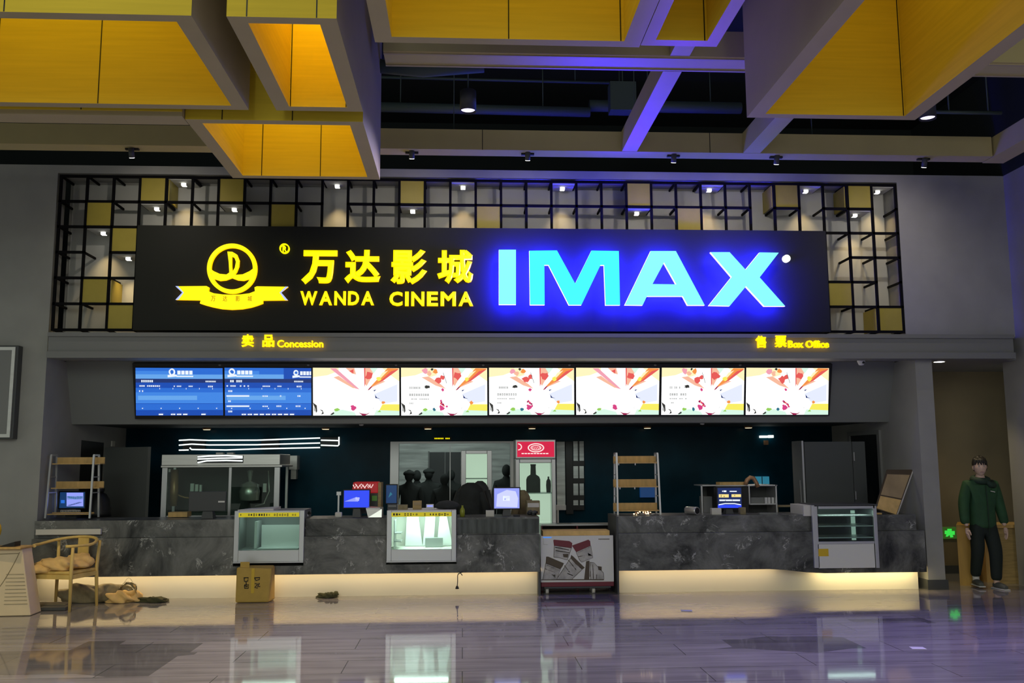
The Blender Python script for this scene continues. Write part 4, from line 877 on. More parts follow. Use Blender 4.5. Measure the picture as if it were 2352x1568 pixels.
onbox('sheet', 971, 992, 1172, 'white sheet lying at the front of the lit display case', 'paper', Y=11.52, cat='paper')
b = MB(); p = at(1028, 1160, 11.75); b.blob((p.x, 11.72, zc+.045), .16, .13, .062, 0, .04); tag(b.build('cushion', 'coat'), 'rounded dark cushion on the right end of the lit display case', 'cushion')
b = MB(); p = at(1063, 1176, 11.62); b.lathe([(.03, 0), (.033, .06), (.03, .09), (.012, .12), (.012, .14)], (at(1062, 1180, 11.66).x, 11.66, .953)); tag(b.build('bottle', 'bottleyellow'), 'yellow green bottle on the counter right of the lit display case', 'bottle')
# pale tall fridge with coats in front
Y = 13.4; r = thing('glass_fridge', (at(1095, 1200, Y).x, Y+.3, 0), 'tall white glass door fridge with empty pale inside, left of the drinks cooler', 'fridge')
zt3 = at(1095, 1034, Y).z; a, c = at(1059, 1100, Y).x, at(1130, 1100, Y).x
b = MB(); b.box(a, c, Y+.56, Y+.6, 0, zt3); b.box(a, a+.03, Y+.03, Y+.56, 0, zt3); b.box(c-.03, c, Y+.03, Y+.56, 0, zt3); b.box(a, c, Y+.03, Y+.56, zt3-.04, zt3); b.box(a, c, Y+.03, Y+.56, 0, .2); b.build('cabinet_body', 'white', r)
MB().box(a+.03, c-.03, Y+.545, Y+.558, .2, zt3-.04).build('light_panel', 'fridge_glow', r)
d = MB(); d.box(a, a+.07, Y, Y+.03, .1, zt3); d.box(c-.07, c, Y, Y+.03, .1, zt3); d.box(a+.07, c-.07, Y, Y+.03, zt3-.05, zt3); d.box(a+.07, c-.07, Y, Y+.03, .1, .2); dd = d.build('door_frame', 'alu', r, .006)
MB().box(a+.07, c-.07, Y+.012, Y+.018, .2, zt3-.05).build('glass_pane', 'glass', dd)
b = MB()
for z in (.6, 1.0, 1.38): b.box(a+.03, c-.03, Y+.1, Y+.5, z, z+.012)
b.build('shelf', 'white', r)
def coat(px, py, w, hgt, Y, label, seed, m='coat'):
    p = at(px, py, Y); r = thing('coat', (p.x, Y, p.z-hgt), label, 'coat', 'dark coats behind the counter')
    b = MB(); b.lathe([(w*1.05, -hgt), (w*1.02, -hgt*.6), (w*1.0, -hgt*.3), (w*.97, -.17), (w*.86, -.09), (w*.58, -.035), (w*.3, -.01), (w*.2, 0)], (p.x, Y, p.z), 0, 18)
    for v in b.b.verts:
        v.co.y = Y+(v.co.y-Y)*.55; a = math.atan2(v.co.y-Y, v.co.x-p.x); v.co += Vector((math.cos(a), math.sin(a)*.5, 0))*.016*math.sin(a*7+seed)
    b.build('coat_body', m, r); b = MB()
    for s in (-1, 1): b.tube([(p.x+s*w*.75, Y-.02, p.z-.13), (p.x+s*w*1.12, Y-.03, p.z-.35), (p.x+s*w*1.15, Y-.05, p.z-min(.62, hgt*.8))], [.05, .055, .05])
    b.build('sleeve', m, r); MB().cyl((p.x, Y+.02, p.z-.02), (p.x, Y+.02, .0), .012).build('stand_pole', 'darkgrey', r)
    return r
coat(1080, 1108, .19, 1.0, 12.6, 'large dark coat on a stand left of the pale till monitor', 1)
coat(1103, 1104, .13, .95, 12.9, 'lighter grey coat behind the large dark coat', 4, 'darkgrey')
coat(1200, 1125, .10, .9, 12.5, 'tan grey coat hanging right of the pale till monitor', 2, 'sack')
# red topped drinks cooler
Y = 12.9; r = thing('drinks_cooler', (at(1230, 1220, Y).x, Y+.3, 0), 'drinks cooler with red lit header and lit glass door, right of the pale till', 'drinks cooler')
a, c = at(1184, 1100, Y).x, at(1277, 1100, Y).x; z2, z1, z0 = at(1230, 1009, Y).z, at(1230, 1053, Y).z, at(1230, 1205, Y).z
h = MB().box(a, c, Y-.02, Y+.5, z1, z2).build('header', 'alu', r, .01)
b = MB(); b.pbox(1188, 1273, 1014, 1049, Y-.026, Y-.019); b.build('header_sign', 'red_led', h)
b = MB(); e = lambda cx, cy, rx, ry, n=32: [at(cx+rx*math.cos(6.2832*k/n), cy+ry*math.sin(6.2832*k/n), Y-.028) for k in range(n)]
b.prism([e(1231, 1028, 19, 10.5), e(1231, 1028, 16, 8)], (0, .003, 0)); b.prism([e(1231, 1028, 12.5, 6), e(1231, 1028, 10.5, 4.2)], (0, .003, 0)); b.prism([e(1190, 1026, 9, 8)[24:]+e(1190, 1026, 9, 8)[:9]+list(reversed(e(1190, 1026, 6.5, 5.8)[24:]+e(1190, 1026, 6.5, 5.8)[:9]))], (0, .003, 0))
for k in range(5): b.tube([at(1222+k*4, 1026, Y-.029), at(1225+k*4, 1031, Y-.029)], .004, 0, 5)
for k in range(9): b.pbox(1198+k*7, 1203.5+k*7, 1040, 1042.5, Y-.029, Y-.026)
b.build('logo', 'pale_led', h)
b = MB(); b.box(a, a+.04, Y+.03, Y+.5, 0, z1); b.box(c-.04, c, Y+.03, Y+.5, 0, z1); b.box(a, c, Y+.46, Y+.5, 0, z1); b.box(a, c, Y+.03, Y+.46, 0, .25); b.build('cabinet_body', 'alu', r)
MB().box(a+.04, c-.04, Y+.44, Y+.458, .3, z1-.03).build('light_panel', 'fridge_glow', r)
d = MB(); d.box(a, a+.06, Y, Y+.03, .1, z1-.005); d.box(c-.06, c, Y, Y+.03, .1, z1-.005); d.box(a+.06, c-.06, Y, Y+.03, z1-.06, z1-.005); d.box(a+.06, c-.06, Y, Y+.03, .1, .3); dd = d.build('door_frame', 'alu', r, .008)
MB().box(a+.06, c-.06, Y+.012, Y+.018, .3, z1-.06).build('glass_pane', 'glass', dd)
b = MB()
for z in (.55, at(1230, 1134, Y).z, ): b.box(a+.04, c-.04, Y+.06, Y+.44, z, z+.014)
b.build('shelf', 'alu', r)
zs2 = at(1230, 1134, Y).z+.015
tag(MB().lathe([(.10, 0), (.10, .18), (.085, .22), (.04, .25), (.036, .37), (.04, .38), (.04, .395)], (at(1225, 1130, Y+.2).x, Y+.2, zs2)).build('bottle', 'coat'), 'big dark bottle on the cooler shelf', 'bottle')
tag(MB().lathe([(.03, 0), (.035, .10), (.03, .16), (.012, .19), (.012, .22)], (at(1260, 1130, Y+.2).x, Y+.2, zs2)).build('bottle', 'coat'), 'small dark bottle on the cooler shelf, right of the big one', 'bottle')
for k, (px, hh, lb) in enumerate(((1250, .2, 'left'), (1262, .15, 'right'))): tag(MB().lathe([(.03, 0), (.035, hh*.5), (.03, hh*.7), (.012, hh*.85), (.012, hh)], (at(px, 1170, Y+.2).x, Y+.2, .565)).build('bottle', 'darkgrey'), ('taller' if k == 0 else 'shorter')+' dark bottle on the lower cooler shelf', 'bottle')
# louvred pale window door right of the cooler
b = MB(); Y = 14.36
b.pbox(1279, 1298, 1014, 1170, Y, Y+.03, 0); b.pbox(1300, 1316, 1014, 1180, Y, Y+.04, 1)
for y0, y1 in ((1013, 1058), (1070, 1098), (1110, 1137), (1148, 1160)):
    b.pbox(1317, 1328, y0, y1, Y, Y+.03, 0); b.pbox(1331, 1341, y0, y1, Y, Y+.03, 0); b.pbox(1316, 1342, y1, y1+11, Y-.01, Y+.05, 1)
b.pbox(1328, 1331, 1013, 1165, Y, Y+.03, 1); struct(b.build('window_2', ['brickwhite', 'black']))
lamp('SPOT', 'window_fill', at(1320, 1000, 13.6), 4, (.85, 1, .95), at(1310, 1100, 14.4), spot_size=1.2, spot_blend=1)  # added spot with no fixture, brightening the pale panes
b = MB(); b.pbox(1278, 1300, 1160, 1171, 14.2, 14.3); b.pbox(1280, 1284, 1171, 1250, 14.22, 14.28); tag(b.build('wall_box', 'white'), 'small white box below the pale window strips', 'box')
# passage: low shelf and poster trolley
r = thing('low_shelf', (at(1330, 1220, 12.6).x, 12.7, 0), 'low grey shelf unit in the passage behind the cup poster', 'shelf')
a, c = at(1243, 1210, 12.6).x, at(1405, 1210, 12.6).x; zq = at(1330, 1203, 12.6).z
MB().box(a, c, 12.58, 12.86, zq-.02, zq).build('top_board', 'alu', r); MB().box(a, c, 12.84, 12.86, 0, zq-.02).build('back_board', 'darkgrey', r)
for x in (a, (a+c)/2, c-.02): MB().box(x, x+.02, 12.6, 12.84, 0, zq-.02).build('side_board', 'maroon', r)
Y = 11.62; r = thing('poster_trolley', (at(1325, 1357, Y).x, Y+.05, 0), 'white poster board with paper cups on a maroon wheeled base in the passage', 'poster stand')
x0, x1 = at(1242, 1280, Y).x, at(1409, 1280, Y).x; zt4 = at(1325, 1230, Y).z; zm = at(1325, 1336, Y).z
MB().box(x0, x1, Y, Y+.05, zm, zt4).build('poster_board', 'white', r); P1('tan', r, 'top_strip', (1247, 1400, 1218.5, 1229.5, Y+.02, Y+.30)); 
MB().box(x0, x1, Y-.01, Y+.36, zm-.055, zm).build('base', 'maroon', r, .006)
MB().box(x0+.04, x1-.04, Y, Y+.3, zm-.075, zm-.055).build('under_frame', 'darkgrey', r)
for x in (x0+.08, x1-.25):
    for y in (Y+.06, Y+.28): MB().cyl((x-.018, y, .036), (x+.018, y, .036), .035).build('caster', 'offwhite', r)
b = MB(); T = lambda P: [at(1030+x/3.92, 1130+y/3.92, Y-.003) for x, y in P]
L = lambda P, m: b.prism([T(P)], (0, .003, 0), m)
def line(P, m, w=5):
    for (xa, ya), (xb, yb) in zip(P, P[1:]):
        d = Vector((xb-xa, yb-ya)); n = Vector((-d.y, d.x)).normalized()*w/2; L([(xa+n.x, ya+n.y), (xb+n.x, yb+n.y), (xb-n.x, yb-n.y), (xa-n.x, ya-n.y)], m)
for lid, body, mk in (([(944, 432), (952, 427), (1090, 440), (1115, 458), (1110, 502), (950, 480)], [(952, 480), (1108, 502), (1070, 610), (1000, 590), (948, 585)], [[(960, 495), (1085, 520)], [(965, 525), (1090, 545)]]),
                      ([(1112, 480), (1260, 427), (1276, 440), (1280, 480), (1150, 540)], [(1150, 540), (1282, 482), (1300, 590), (1200, 630), (1180, 610)], [[(1165, 545), (1270, 495)], [(1170, 580), (1230, 570)]]),
                      ([(880, 580), (900, 580), (1040, 640), (1028, 665), (1010, 692), (875, 640)], [(876, 640), (1010, 692), (975, 785), (850, 785)], [[(885, 655), (995, 705)], [(870, 690), (960, 720)]]),
                      ([(1105, 565), (1120, 575), (1228, 680), (1205, 695), (1150, 650), (1100, 590)], [(1100, 592), (1150, 650), (1205, 695), (1110, 785), (972, 785)], [[(1080, 610), (1150, 700)], [(1045, 660), (1090, 720)], [(1070, 730), (1120, 750)]]),
                      ([(1240, 622), (1270, 615), (1268, 785), (1222, 785)], [(1275, 630), (1310, 635), (1395, 725), (1400, 782), (1280, 785)], [[(1300, 650), (1305, 780)], [(1335, 740), (1335, 780)], [(1280, 690), (1275, 760)]])):
    L(body, 1); line(body+body[:1], 0, 4); L(lid, 2 if lid[0][1] < 500 else 0)
    for l in mk: line(l, 0, 7)
for P in ([(1030, 555), (1080, 555), (1075, 588), (1035, 585)], [(1255, 545), (1290, 550), (1295, 570), (1260, 572)], [(925, 738), (975, 745), (960, 770)], [(1345, 665), (1380, 670), (1380, 705), (1350, 700)]): L(P, 0)
L([(835, 785), (1400, 782), (1400, 792), (835, 792)], 0); L([(852, 403), (928, 403), (928, 412), (852, 412)], 3)
for k in range(8): L([(1352+k*12.5, 418), (1361+k*12.5, 418), (1361+k*12.5, 427), (1352+k*12.5, 427)], 0)
line([(855, 412), (855, 470), (895, 472)], 1, 3)
b.build('poster_print', ['poster_dark', 'cupgrey', 'maroon', 's_blue3'], r)
# right counter clutter
b = MB(); p = at(1478, 1185, 11.66)
for k in range(26): b.ball((p.x+random.uniform(-.12, .12), 11.68+random.uniform(-.04, .05), TOPZ+.014+random.uniform(0, .03)), .012, .011, .010, k % 2, 6, 4)
o = tag(b.build('popcorn_bits', ['copper', 'lens_warm']), 'loose sparkling golden bits under the right ladder shelf', 'bits'); o['kind'] = 'stuff'
b = MB(); p = at(1600, 1184, 11.7); b.lathe([(.048, 0), (.05, .02), (.05, .17), (.046, .18)], (p.x, 11.66, TOPZ+.053), 0, 24, Vector((-.55, .83, 0)).normalized()); b.lathe([(.038, -.004), (.040, .004)], (p.x, 11.66, TOPZ+.053), 1, 24, Vector((-.55, .83, 0)).normalized())
tag(b.build('paper_roll', ['steel', 'black']), 'silver roll lying on the right counter left of the blue text display', 'roll')
b = MB(); b.pbox(1574, 1590, 1166, 1186, 11.85, 11.9); tag(b.build('small_box', 'grey'), 'small grey box behind the silver roll', 'box')
r = thing('machine_rack', (at(1700, 1190, 12.2).x, 12.3, .95), 'white edged equipment rack behind the blue text display on the right counter', 'rack')
Y = 12.1; P1('alu', r, 'frame', (1611, 1614, 1114, 1178, Y, Y+.03), (1644, 1785, 1113.5, 1116, Y, Y+.4), (1611, 1644, 1113.5, 1116, Y, Y+.4), (1720, 1722.5, 1116, 1158, Y, Y+.4), (1722, 1783, 1156, 1158.5, Y, Y+.4), (1782, 1785, 1113, 1178, Y, Y+.4))
P1('darkgrey', r, 'back_panel', (1612, 1785, 1116, 1178, Y+.38, Y+.4)); P1('black', r, 'equipment_block', (1640, 1719, 1118, 1178, Y+.02, Y+.36)); P1('grey', r, 'tray', (1724, 1760, 1142, 1156, Y+.1, Y+.3)); 
for x in (1757, 1764, 1772): P1('alu', r, 'folder', (x, x+6, 1142, 1156, Y+.05, Y+.3))
b = MB(); b.pbox(1616, 1636, 1140, 1180, Y+.1, Y+.3); b.build('equipment_box', 'grey', r)
b = MB(); b.pbox(1653, 1716, 1107, 1113.5, 12.12, 12.3); tag(b.build('wood_tray', 'pine'), 'long tan board lying on the equipment rack', 'board')
b = MB(); Q = [(1712, 1113), (1716, 1102), (1723, 1096), (1731, 1098), (1737, 1108), (1741, 1118)]; b.tube([at(x, y, 12.08) for x, y in Q], .028); tag(b.build('hose', 'copper'), 'tan arched hose over the end of the equipment rack', 'hose')
b = MB(); b.pbox(1735, 1767, 1094, 1114, 14.38, YB, 0); b.pbox(1750, 1751.5, 1094, 1114, 14.37, 14.38, 1); tag(b.build('wall_panel', ['s_teal', 'black']), 'dim cyan panel on the back wall above the equipment rack', 'panel')
b = MB(); b.pbox(1471, 1504, 1118, 1142, 14.38, YB, 0); tag(b.build('wall_panel', ['s_dim']), 'dim blue panel on the back wall seen through the right ladder shelf', 'panel')
onbox('small_box', 1635, 1657, 1167, 'cream box at the left foot of the blue text display', 'offwhite', Y=11.68, z=TOPZ)
onbox('small_box', 1700, 1713, 1165, 'olive box at the right foot of the blue text display', 'sack', Y=11.70, z=TOPZ)
onbox('keyboard', 1745, 1783, 1181, 'flat pale keyboard on the right counter before the equipment rack', 'grey', Y=11.66, z=TOPZ, cat='keyboard', m2='alu')
b = MB(); b.pbox(1785, 1840, 1162, 1164, 12.25, 12.6, 0); b.pbox(1786, 1789, 1164, 1230, 12.3, 12.33, 0); b.pbox(1836, 1839, 1164, 1230, 12.3, 12.33, 0); b.pbox(1786, 1839, 1222, 1230, 12.25, 12.6, 0)
tag(b.build('side_table', 'sack'), 'low narrow table behind the right counter beside the tall cabinet', 'table')
onbox('mouse', 1180, 1194, 1183, 'dark mouse right of the pale till monitor', 'black', Y=11.64, z=TOPZ, cat='mouse')
onbox('card_reader', 1116, 1135, 1172, 'cream card reader at the left foot of the pale till monitor', 'offwhite', Y=11.68, z=TOPZ, cat='card reader')
b = MB(); p = at(1222, 1180, 11.7)
for k in range(7): b.blob((p.x+random.uniform(-.07, .07), 11.72+random.uniform(-.03, .03), TOPZ+.022+random.uniform(0, .03)), .035, .03, .024, k % 2, .3, 2, k+9)
tag(b.build('cable_heap', ['black', 'darkgrey']), 'heap of dark cables at the end of the left counter beside the passage', 'cables')
onbox('carton', 1210, 1240, 1150, 'tan printed carton behind the cables right of the pale till', 'sack', Y=11.95, z=TOPZ, m2='paper', d=.15)
# leaning poster board
r = thing('poster_board', tuple(at(2050, 1185, 11.7)), 'tan framed poster board leaning against the right pier on the counter end', 'poster')
A = [at(2010, 1168, 11.66), at(2060, 1184, 11.66), at(2098, 1078, 11.80), at(2038, 1078, 11.84)]
n = (A[1]-A[0]).cross(A[3]-A[0]).normalized(); n = -n if n.y < 0 else n
_d = ray(2098, 1078); A[2] = CAM+_d*((A[0]-CAM).dot(n)/_d.dot(n))
b = MB(); b.hexa(A+[p+n*.02 for p in A]); b.build('board', 'poster_dark', r)
G = lambda u, v, k=0: A[0].lerp(A[1], u).lerp(A[3].lerp(A[2], u), v)-n*(.002+.001*k)
b = MB(); b.face([G(.05, .02), G(.95, .02), G(.95, .33), G(.05, .33)], 0); b.face([G(.05, .36), G(.93, .36), G(.93, .88), G(.05, .88)], 1); b.build('poster_print', ['tan', 'poster_tan'], r)
b = MB(); b.bar(A[1], A[2], .012, .012); b.build('edge_strip', 'offwhite', r)
onbox('small_box', 2013, 2026, 1178, 'small tan box under the leaning poster board', 'tan', Y=11.62, z=zt-.01)

# ------------------------------------------------------------------ wall mounted things
p = atz(1976, 818, ZF0-.03); p.y = 11.75
r = thing('dome_camera', tuple(at(1976, 812, 11.75)), 'small white dome camera under the fascia at the right end', 'camera'); c = at(1977, 816, 11.75)
MB().lathe([(.05, .035), (.05, .0), (.03, -.045), (.01, -.05)], (c.x, 11.75, ZF0-.035)).build('camera_body', 'white', r); MB().ball((c.x+.012, 11.71, ZF0-.05), .017).build('lens', 'black', r)
p = atz(2157, 830, ZF0-.03); r = thing('downlight', tuple(p), 'white downlight in the corridor ceiling right of the pier', 'downlight')
MB().lathe([(.075, -.006), (.085, 0)], p).build('ring', 'white', r); MB().lathe([(.001, -.009), (.066, -.008), (.066, -.002)], p).build('lens', 'lens', r)
lamp('SPOT', 'corridor_light', p-Vector((0, 0, .05)), 45, (1, .80, .45), p+Vector((.5, .6, -3)), spot_size=1.6, spot_blend=1, shadow_soft_size=.06)
Y = 13.17; r = thing('exit_sign', base(2182, 1237, Y), 'small green lit exit sign low on the corridor wall', 'exit sign')
P1('exit_dim', r, 'sign_body', (2167, 2197, 1210, 1237, Y, Y+.03))
b = MB(); T = lambda P: [at(x, y, Y-.002) for x, y in P]
b.prism([T([(2170, 1218), (2176, 1218), (2176, 1214), (2186, 1214), (2186, 1219), (2193, 1219), (2193, 1228), (2188, 1228), (2190, 1233), (2183, 1234), (2181, 1228), (2177, 1232), (2172, 1232), (2174, 1227), (2170, 1226)])], (0, .002, 0)); b.build('symbol', 'exit', r)
r = thing('light_box', base(20, 1008, 11.5), 'dark wall poster case with bright metal rim at the left edge', 'poster case')
Y = 11.5; x0, x1 = at(-70, 900, Y).x, at(36, 900, Y).x; za, zz = at(20, 793, Y).z, at(20, 1008, Y).z
MB().box(x0, x1, Y, YF-.001, zz, za).build('case_body', 'darkgrey', r, .006)
b = MB(); t = .04; b.box(x0+.03, x1-.03, Y-.015, Y, za-t-.02, za-.02); b.box(x0+.03, x1-.03, Y-.015, Y, zz+.02, zz+.02+t); b.box(x1-.03-t, x1-.03, Y-.015, Y, zz+.02+t, za-.02-t); b.build('rim', 'steel', r)
MB().box(x0+.03, x1-.03-t, Y-.004, Y, zz+.02+t, za-.02-t).build('poster', 'fascia', r)

# ------------------------------------------------------------------ corridor desk
r = thing('reception_desk', (7.0, 12.1, 0), 'light wooden desk with a tall end board behind the walking person', 'desk')
x0, x1, x2, x3 = at(2201, 1280, 11.95).x, at(2232, 1280, 11.95).x, at(2292, 1280, 12.05).x, 8.0
zd = at(2215, 1205, 11.95).z
MB().hexa([(x0, 11.95, 0), (x1, 11.88, 0), (x1, 11.88, zd), (x0, 11.95, zd), (x0+.32, 12.5, 0), (x1+.30, 12.45, 0), (x1+.30, 12.45, zd), (x0+.32, 12.5, zd)]).build('end_board', 'desk_gold', r)
MB().box(x1+.33, x2+.02, 12.2, 12.5, 0, zd-.03).build('front_panel', 'pine', r); MB().box(x2, x3, 12.05, 12.5, 0, zd-.05).build('front_panel', 'wood', r)
MB().box(x2-.12, x3, 12.0, 12.5, zd-.05, zd-.005).build('desk_top', 'pine', r)

# ------------------------------------------------------------------ foreground left
L1, L2, L3, L4 = Vector((-4.37, 10.76, 0)), Vector((-4.25, 11.215, 0)), Vector((-4.78, 11.36, 0)), Vector((-4.90, 10.90, 0))
r = thing('armchair', tuple((L1+L3)/2), 'round backed light wooden armchair left of the counter with a coat on it', 'chair')
for p, h in ((L1, .70), (L2, .745), (L3, .745), (L4, .70)):
    b = MB(); c = (L1+L3)/2; q = p.lerp(Vector((c.x, c.y, 0)), .06); b.tube([(p.x, p.y, 0), (q.x, q.y, .42), (p.x, p.y, h)], [.016, .021, .017], 0, 10); b.build('leg', 'chairwood', r)
rail = []; ctr = (L1+L2+L3+L4)/4; fr_ = ((L1+L4)-(L2+L3))/2; fr_.normalize(); sd = Vector((fr_.y, -fr_.x, 0)); sd = sd if sd.dot(L1-ctr) > 0 else -sd
for k in range(25):
    a = math.radians(-52+k*(284/24)); d = -fr_*math.sin(a)*.335 + sd*math.cos(a)*.325; rail.append(ctr+d+Vector((0, 0, .715+.06*max(0, math.sin(a)))))
MB().tube(rail, .019, 0, 10, flat=.85).build('back_rail', 'chairwood', r)
b = MB(); bm_ = ctr-fr_*.325; b.hexa([bm_-sd*.07+Vector((0, 0, .43)), bm_+sd*.07+Vector((0, 0, .43)), bm_+sd*.07+Vector((0, 0, .76)), bm_-sd*.07+Vector((0, 0, .76)), bm_-sd*.07+fr_*.015+Vector((0, 0, .43)), bm_+sd*.07+fr_*.015+Vector((0, 0, .43)), bm_+sd*.07+fr_*.015+Vector((0, 0, .76)), bm_-sd*.07+fr_*.015+Vector((0, 0, .76))]); b.build('back_splat', 'chairwood', r)
b = MB(); S4 = [p.lerp(ctr, .04) for p in (L1, L2, L3, L4)]
b.prism([[Vector((p.x, p.y, .40)) for p in S4]], (0, 0, .035)); b.build('seat', 'chairwood', r, .012)
b = MB(); 
for p, q in ((L1, L2), (L3, L4), (L1, L4), (L2, L3)): b.bar(p.lerp(ctr, .05)+Vector((0, 0, .375)), q.lerp(ctr, .05)+Vector((0, 0, .375)), .02, .05)
b.build('seat_frame', 'chairwood', r)
b = MB(); b.blob((ctr.x-.03, ctr.y-.04, .487), .27, .21, .085, 0, .16, 4, 3); b.blob((ctr.x+.12, ctr.y+.10, .50), .15, .12, .10, 0, .2, 3, 8); b.blob((ctr.x-.20, ctr.y-.18, .45), .13, .10, .06, 0, .12, 3, 5)
tag(b.build('coat', 'tan'), 'crumpled tan coat heaped on the wooden armchair seat', 'coat')
b = MB(); b.blob((-4.42, 11.48, .075), .40, .10, .13, 0, .22, 4, 11); tag(b.build('bag', 'sack'), 'olive bag lying on the floor behind the armchair', 'bag')
b = MB(); b.blob((-4.02, 11.45, .05), .20, .13, .085, 0, .25, 4, 12); tag(b.build('bag', 'tan'), 'crumpled tan bag on the floor right of the armchair', 'bag')
b = MB(); b.tube([(-4.12+.26*k/12, 11.42, .08+.16*math.sin(math.pi*k/12)) for k in range(13)], .004, 0, 6); b.tube([(-4.08+.2*k/12, 11.45, .08+.2*math.sin(math.pi*k/12)) for k in range(13)], .004, 0, 6); b.blob((-3.98, 11.45, .13), .11, .07, .10, 0, .1, 3, 5); tag(b.build('plastic_bag', 'clear'), 'thin clear plastic bag standing on the tan bag', 'bag')
b = MB(); b.blob((-3.66, 11.42, .022), .16, .07, .035, 0, .4, 3, 14); tag(b.build('cloth', 'dirt'), 'small dark green cloth scrap on the floor right of the bags', 'cloth')
for k, (x, y, s) in enumerate(((-4.72, 11.1, .2), (-4.60, 10.93, .15))): 
    b = MB(); b.box(x-s, x+s, y-.09, y+.09, .004, .05-.012*k); tag(b.build('flat_box', 'darkgrey' if k else 'sack', bevel=.004), ('dark' if k else 'olive')+' flat box on the floor under the armchair', 'box')
# draped table with yellow gourd shaped vase and a dark wedge
r = thing('draped_table', (-5.2, 10.75, 0), 'table under a pale drape at the left edge of the photo', 'table')
zt5 = at(55, 1259, 10.6).z; xe = at(55, 1259, 10.6).x; xb = at(78, 1412, 10.6).x
b = MB(); b.hexa([(-6.3, 10.42, .004), (xb, 10.52, .004), (xe, 10.56, zt5), (-6.3, 10.50, zt5), (-6.3, 10.82, .004), (xb-.01, 10.80, .004), (xe, 10.79, zt5), (-6.3, 10.8, zt5)]); b.build('drape', 'cloth', r, .01)
MB().box(-6.3, xe+.012, 10.49, 10.80, zt5, zt5+.02).build('table_top', 'pine', r, .004)
b = MB(); f = lambda u, v: Vector((-6.3, 10.42, 0)).lerp(Vector((xb, 10.52, 0)), u).lerp(Vector((-6.3, 10.50, zt5)).lerp(Vector((xe, 10.56, zt5)), u), v)+Vector((0, -.003, 0))
b.tube([f(.62+.36*(k/10)**.7, .05+.9*k/10) for k in range(11)], .004, 0, 5); b.tube([f(.55+.42*k/8, .93-.06*(1-k/8)**2) for k in range(9)], .004, 0, 5)
for k in range(9): b.bar(f(.87-.004*k, .62-.055*k), f(.99, .62-.055*k), .004, .004)
b.build('seam', 'sack', r)
c = at(-4, 1258, 10.75); tag(MB().lathe([(.045, 0), (.05, .03), (.05, .06), (.085, .08), (.105, .13), (.112, .17), (.105, .22), (.085, .26), (.03, .285)], (c.x-.05, 10.65, zt5+.021), 0, 20).build('vase', 'yellowpaint'), 'round yellow vase on the draped table at the left edge', 'vase')
c = at(24, 1257, 10.65); b = MB(); b.hexa([(c.x-.09, 10.58, zt5+.021), (c.x+.075, 10.58, zt5+.021), (c.x+.075, 10.72, zt5+.021), (c.x-.09, 10.72, zt5+.021), (c.x-.09, 10.58, zt5+.026), (c.x+.075, 10.58, zt5+.075), (c.x+.075, 10.72, zt5+.075), (c.x-.09, 10.72, zt5+.026)]); tag(b.build('tent_card', 'black'), 'small black wedge on the draped table beside the vase', 'card holder')
# cardboard box, debris, hanging handset
r = thing('cardboard_box', tuple(atz(582, 1376, 0)), 'taped brown cardboard box standing on the floor before the dim display case', 'cardboard box')
Yb = 11.25; a, c = at(541, 1335, Yb).x, at(624, 1335, Yb).x; zb1 = at(582, 1302, Yb).z
MB().hexa([(a, Yb, .003), (c-.03, Yb, .003), (c, Yb, zb1-.02), (a+.005, Yb, zb1), (a+.02, Yb+.235, .003), (c, Yb+.235, .003), (c-.01, Yb+.22, zb1), (a+.01, Yb+.22, zb1)]).build('box_body', 'card', r, .02)
b = MB(); b.pbox(552, 573, 1290, 1304, Yb+.02, Yb+.024); b.build('flap', 'card', r)
b = MB(); b.pbox(577, 584, 1305, 1362, Yb-.004, Yb); b.build('tape_strip', 'tape', r)
b = MB(); T = lambda P, w=.006: b.tube([at(500+x/3.92, 1130+y/3.92, Yb-.004) for x, y in P], w, 0, 5)
for P in ([(235, 770), (275, 768), (272, 800), (240, 803), (238, 770)], [(255, 803), (258, 830), (240, 835)], [(240, 840), (278, 832), (275, 865), (243, 866), (240, 840)], [(250, 850), (270, 848)], [(330, 770), (380, 768), (375, 785), (345, 795), (332, 775)], [(335, 822), (360, 824), (335, 858), (360, 862)], [(375, 818), (360, 850), (382, 848)]): T(P)
b.build('marker_writing', 'ink', r)
p = atz(752, 1372, 0); b = MB(); b.blob((p.x, p.y, .022), .10, .06, .035, 0, .4, 3, 21); b.blob((p.x+.07, p.y, .028), .05, .04, .04, 0, .35, 3, 22); tag(b.build('debris', 'dirt'), 'small dark scrap of debris on the floor before the counter', 'debris')['kind'] = 'thing'
r = thing('handset', base(1050, 1352, 11.47), 'black handset hanging on a cord from the counter beside the lit case', 'handset')
b = MB(); b.tube([at(x, y, 11.475) for x, y in ((1062, 1321), (1058, 1316), (1053, 1317), (1051, 1322), (1051, 1335), (1050, 1347))], .006, 0, 6); b.tube([at(x, y, 11.475) for x, y in ((1051, 1320), (1056, 1315.5), (1062, 1314), (1061, 1311))], .005, 0, 6); b.build('cord', 'black', r)
c = at(1050, 1349, 11.475); MB().lathe([(.012, .02), (.02, .0), (.022, -.015), (.005, -.018)], c).build('handset_body', 'black', r)
for k, (px, py, s, lb) in enumerate(((1575, 1402, .06, 'small torn paper scrap on the floor before the right counter'), (2105, 1488, .06, 'small pale blue paper scrap on the floor at the right'))):
    p = atz(px, py, 0); b = MB(); b.prism([[(p.x-s, p.y-.05, .002), (p.x+s, p.y-.07, .002), (p.x+s*1.2, p.y+.03, .002), (p.x-s*.7, p.y+.05, .002)]], (0, 0, .002)); tag(b.build('paper_scrap', 's_lilac' if k and False else 'paper'), lb, 'paper')

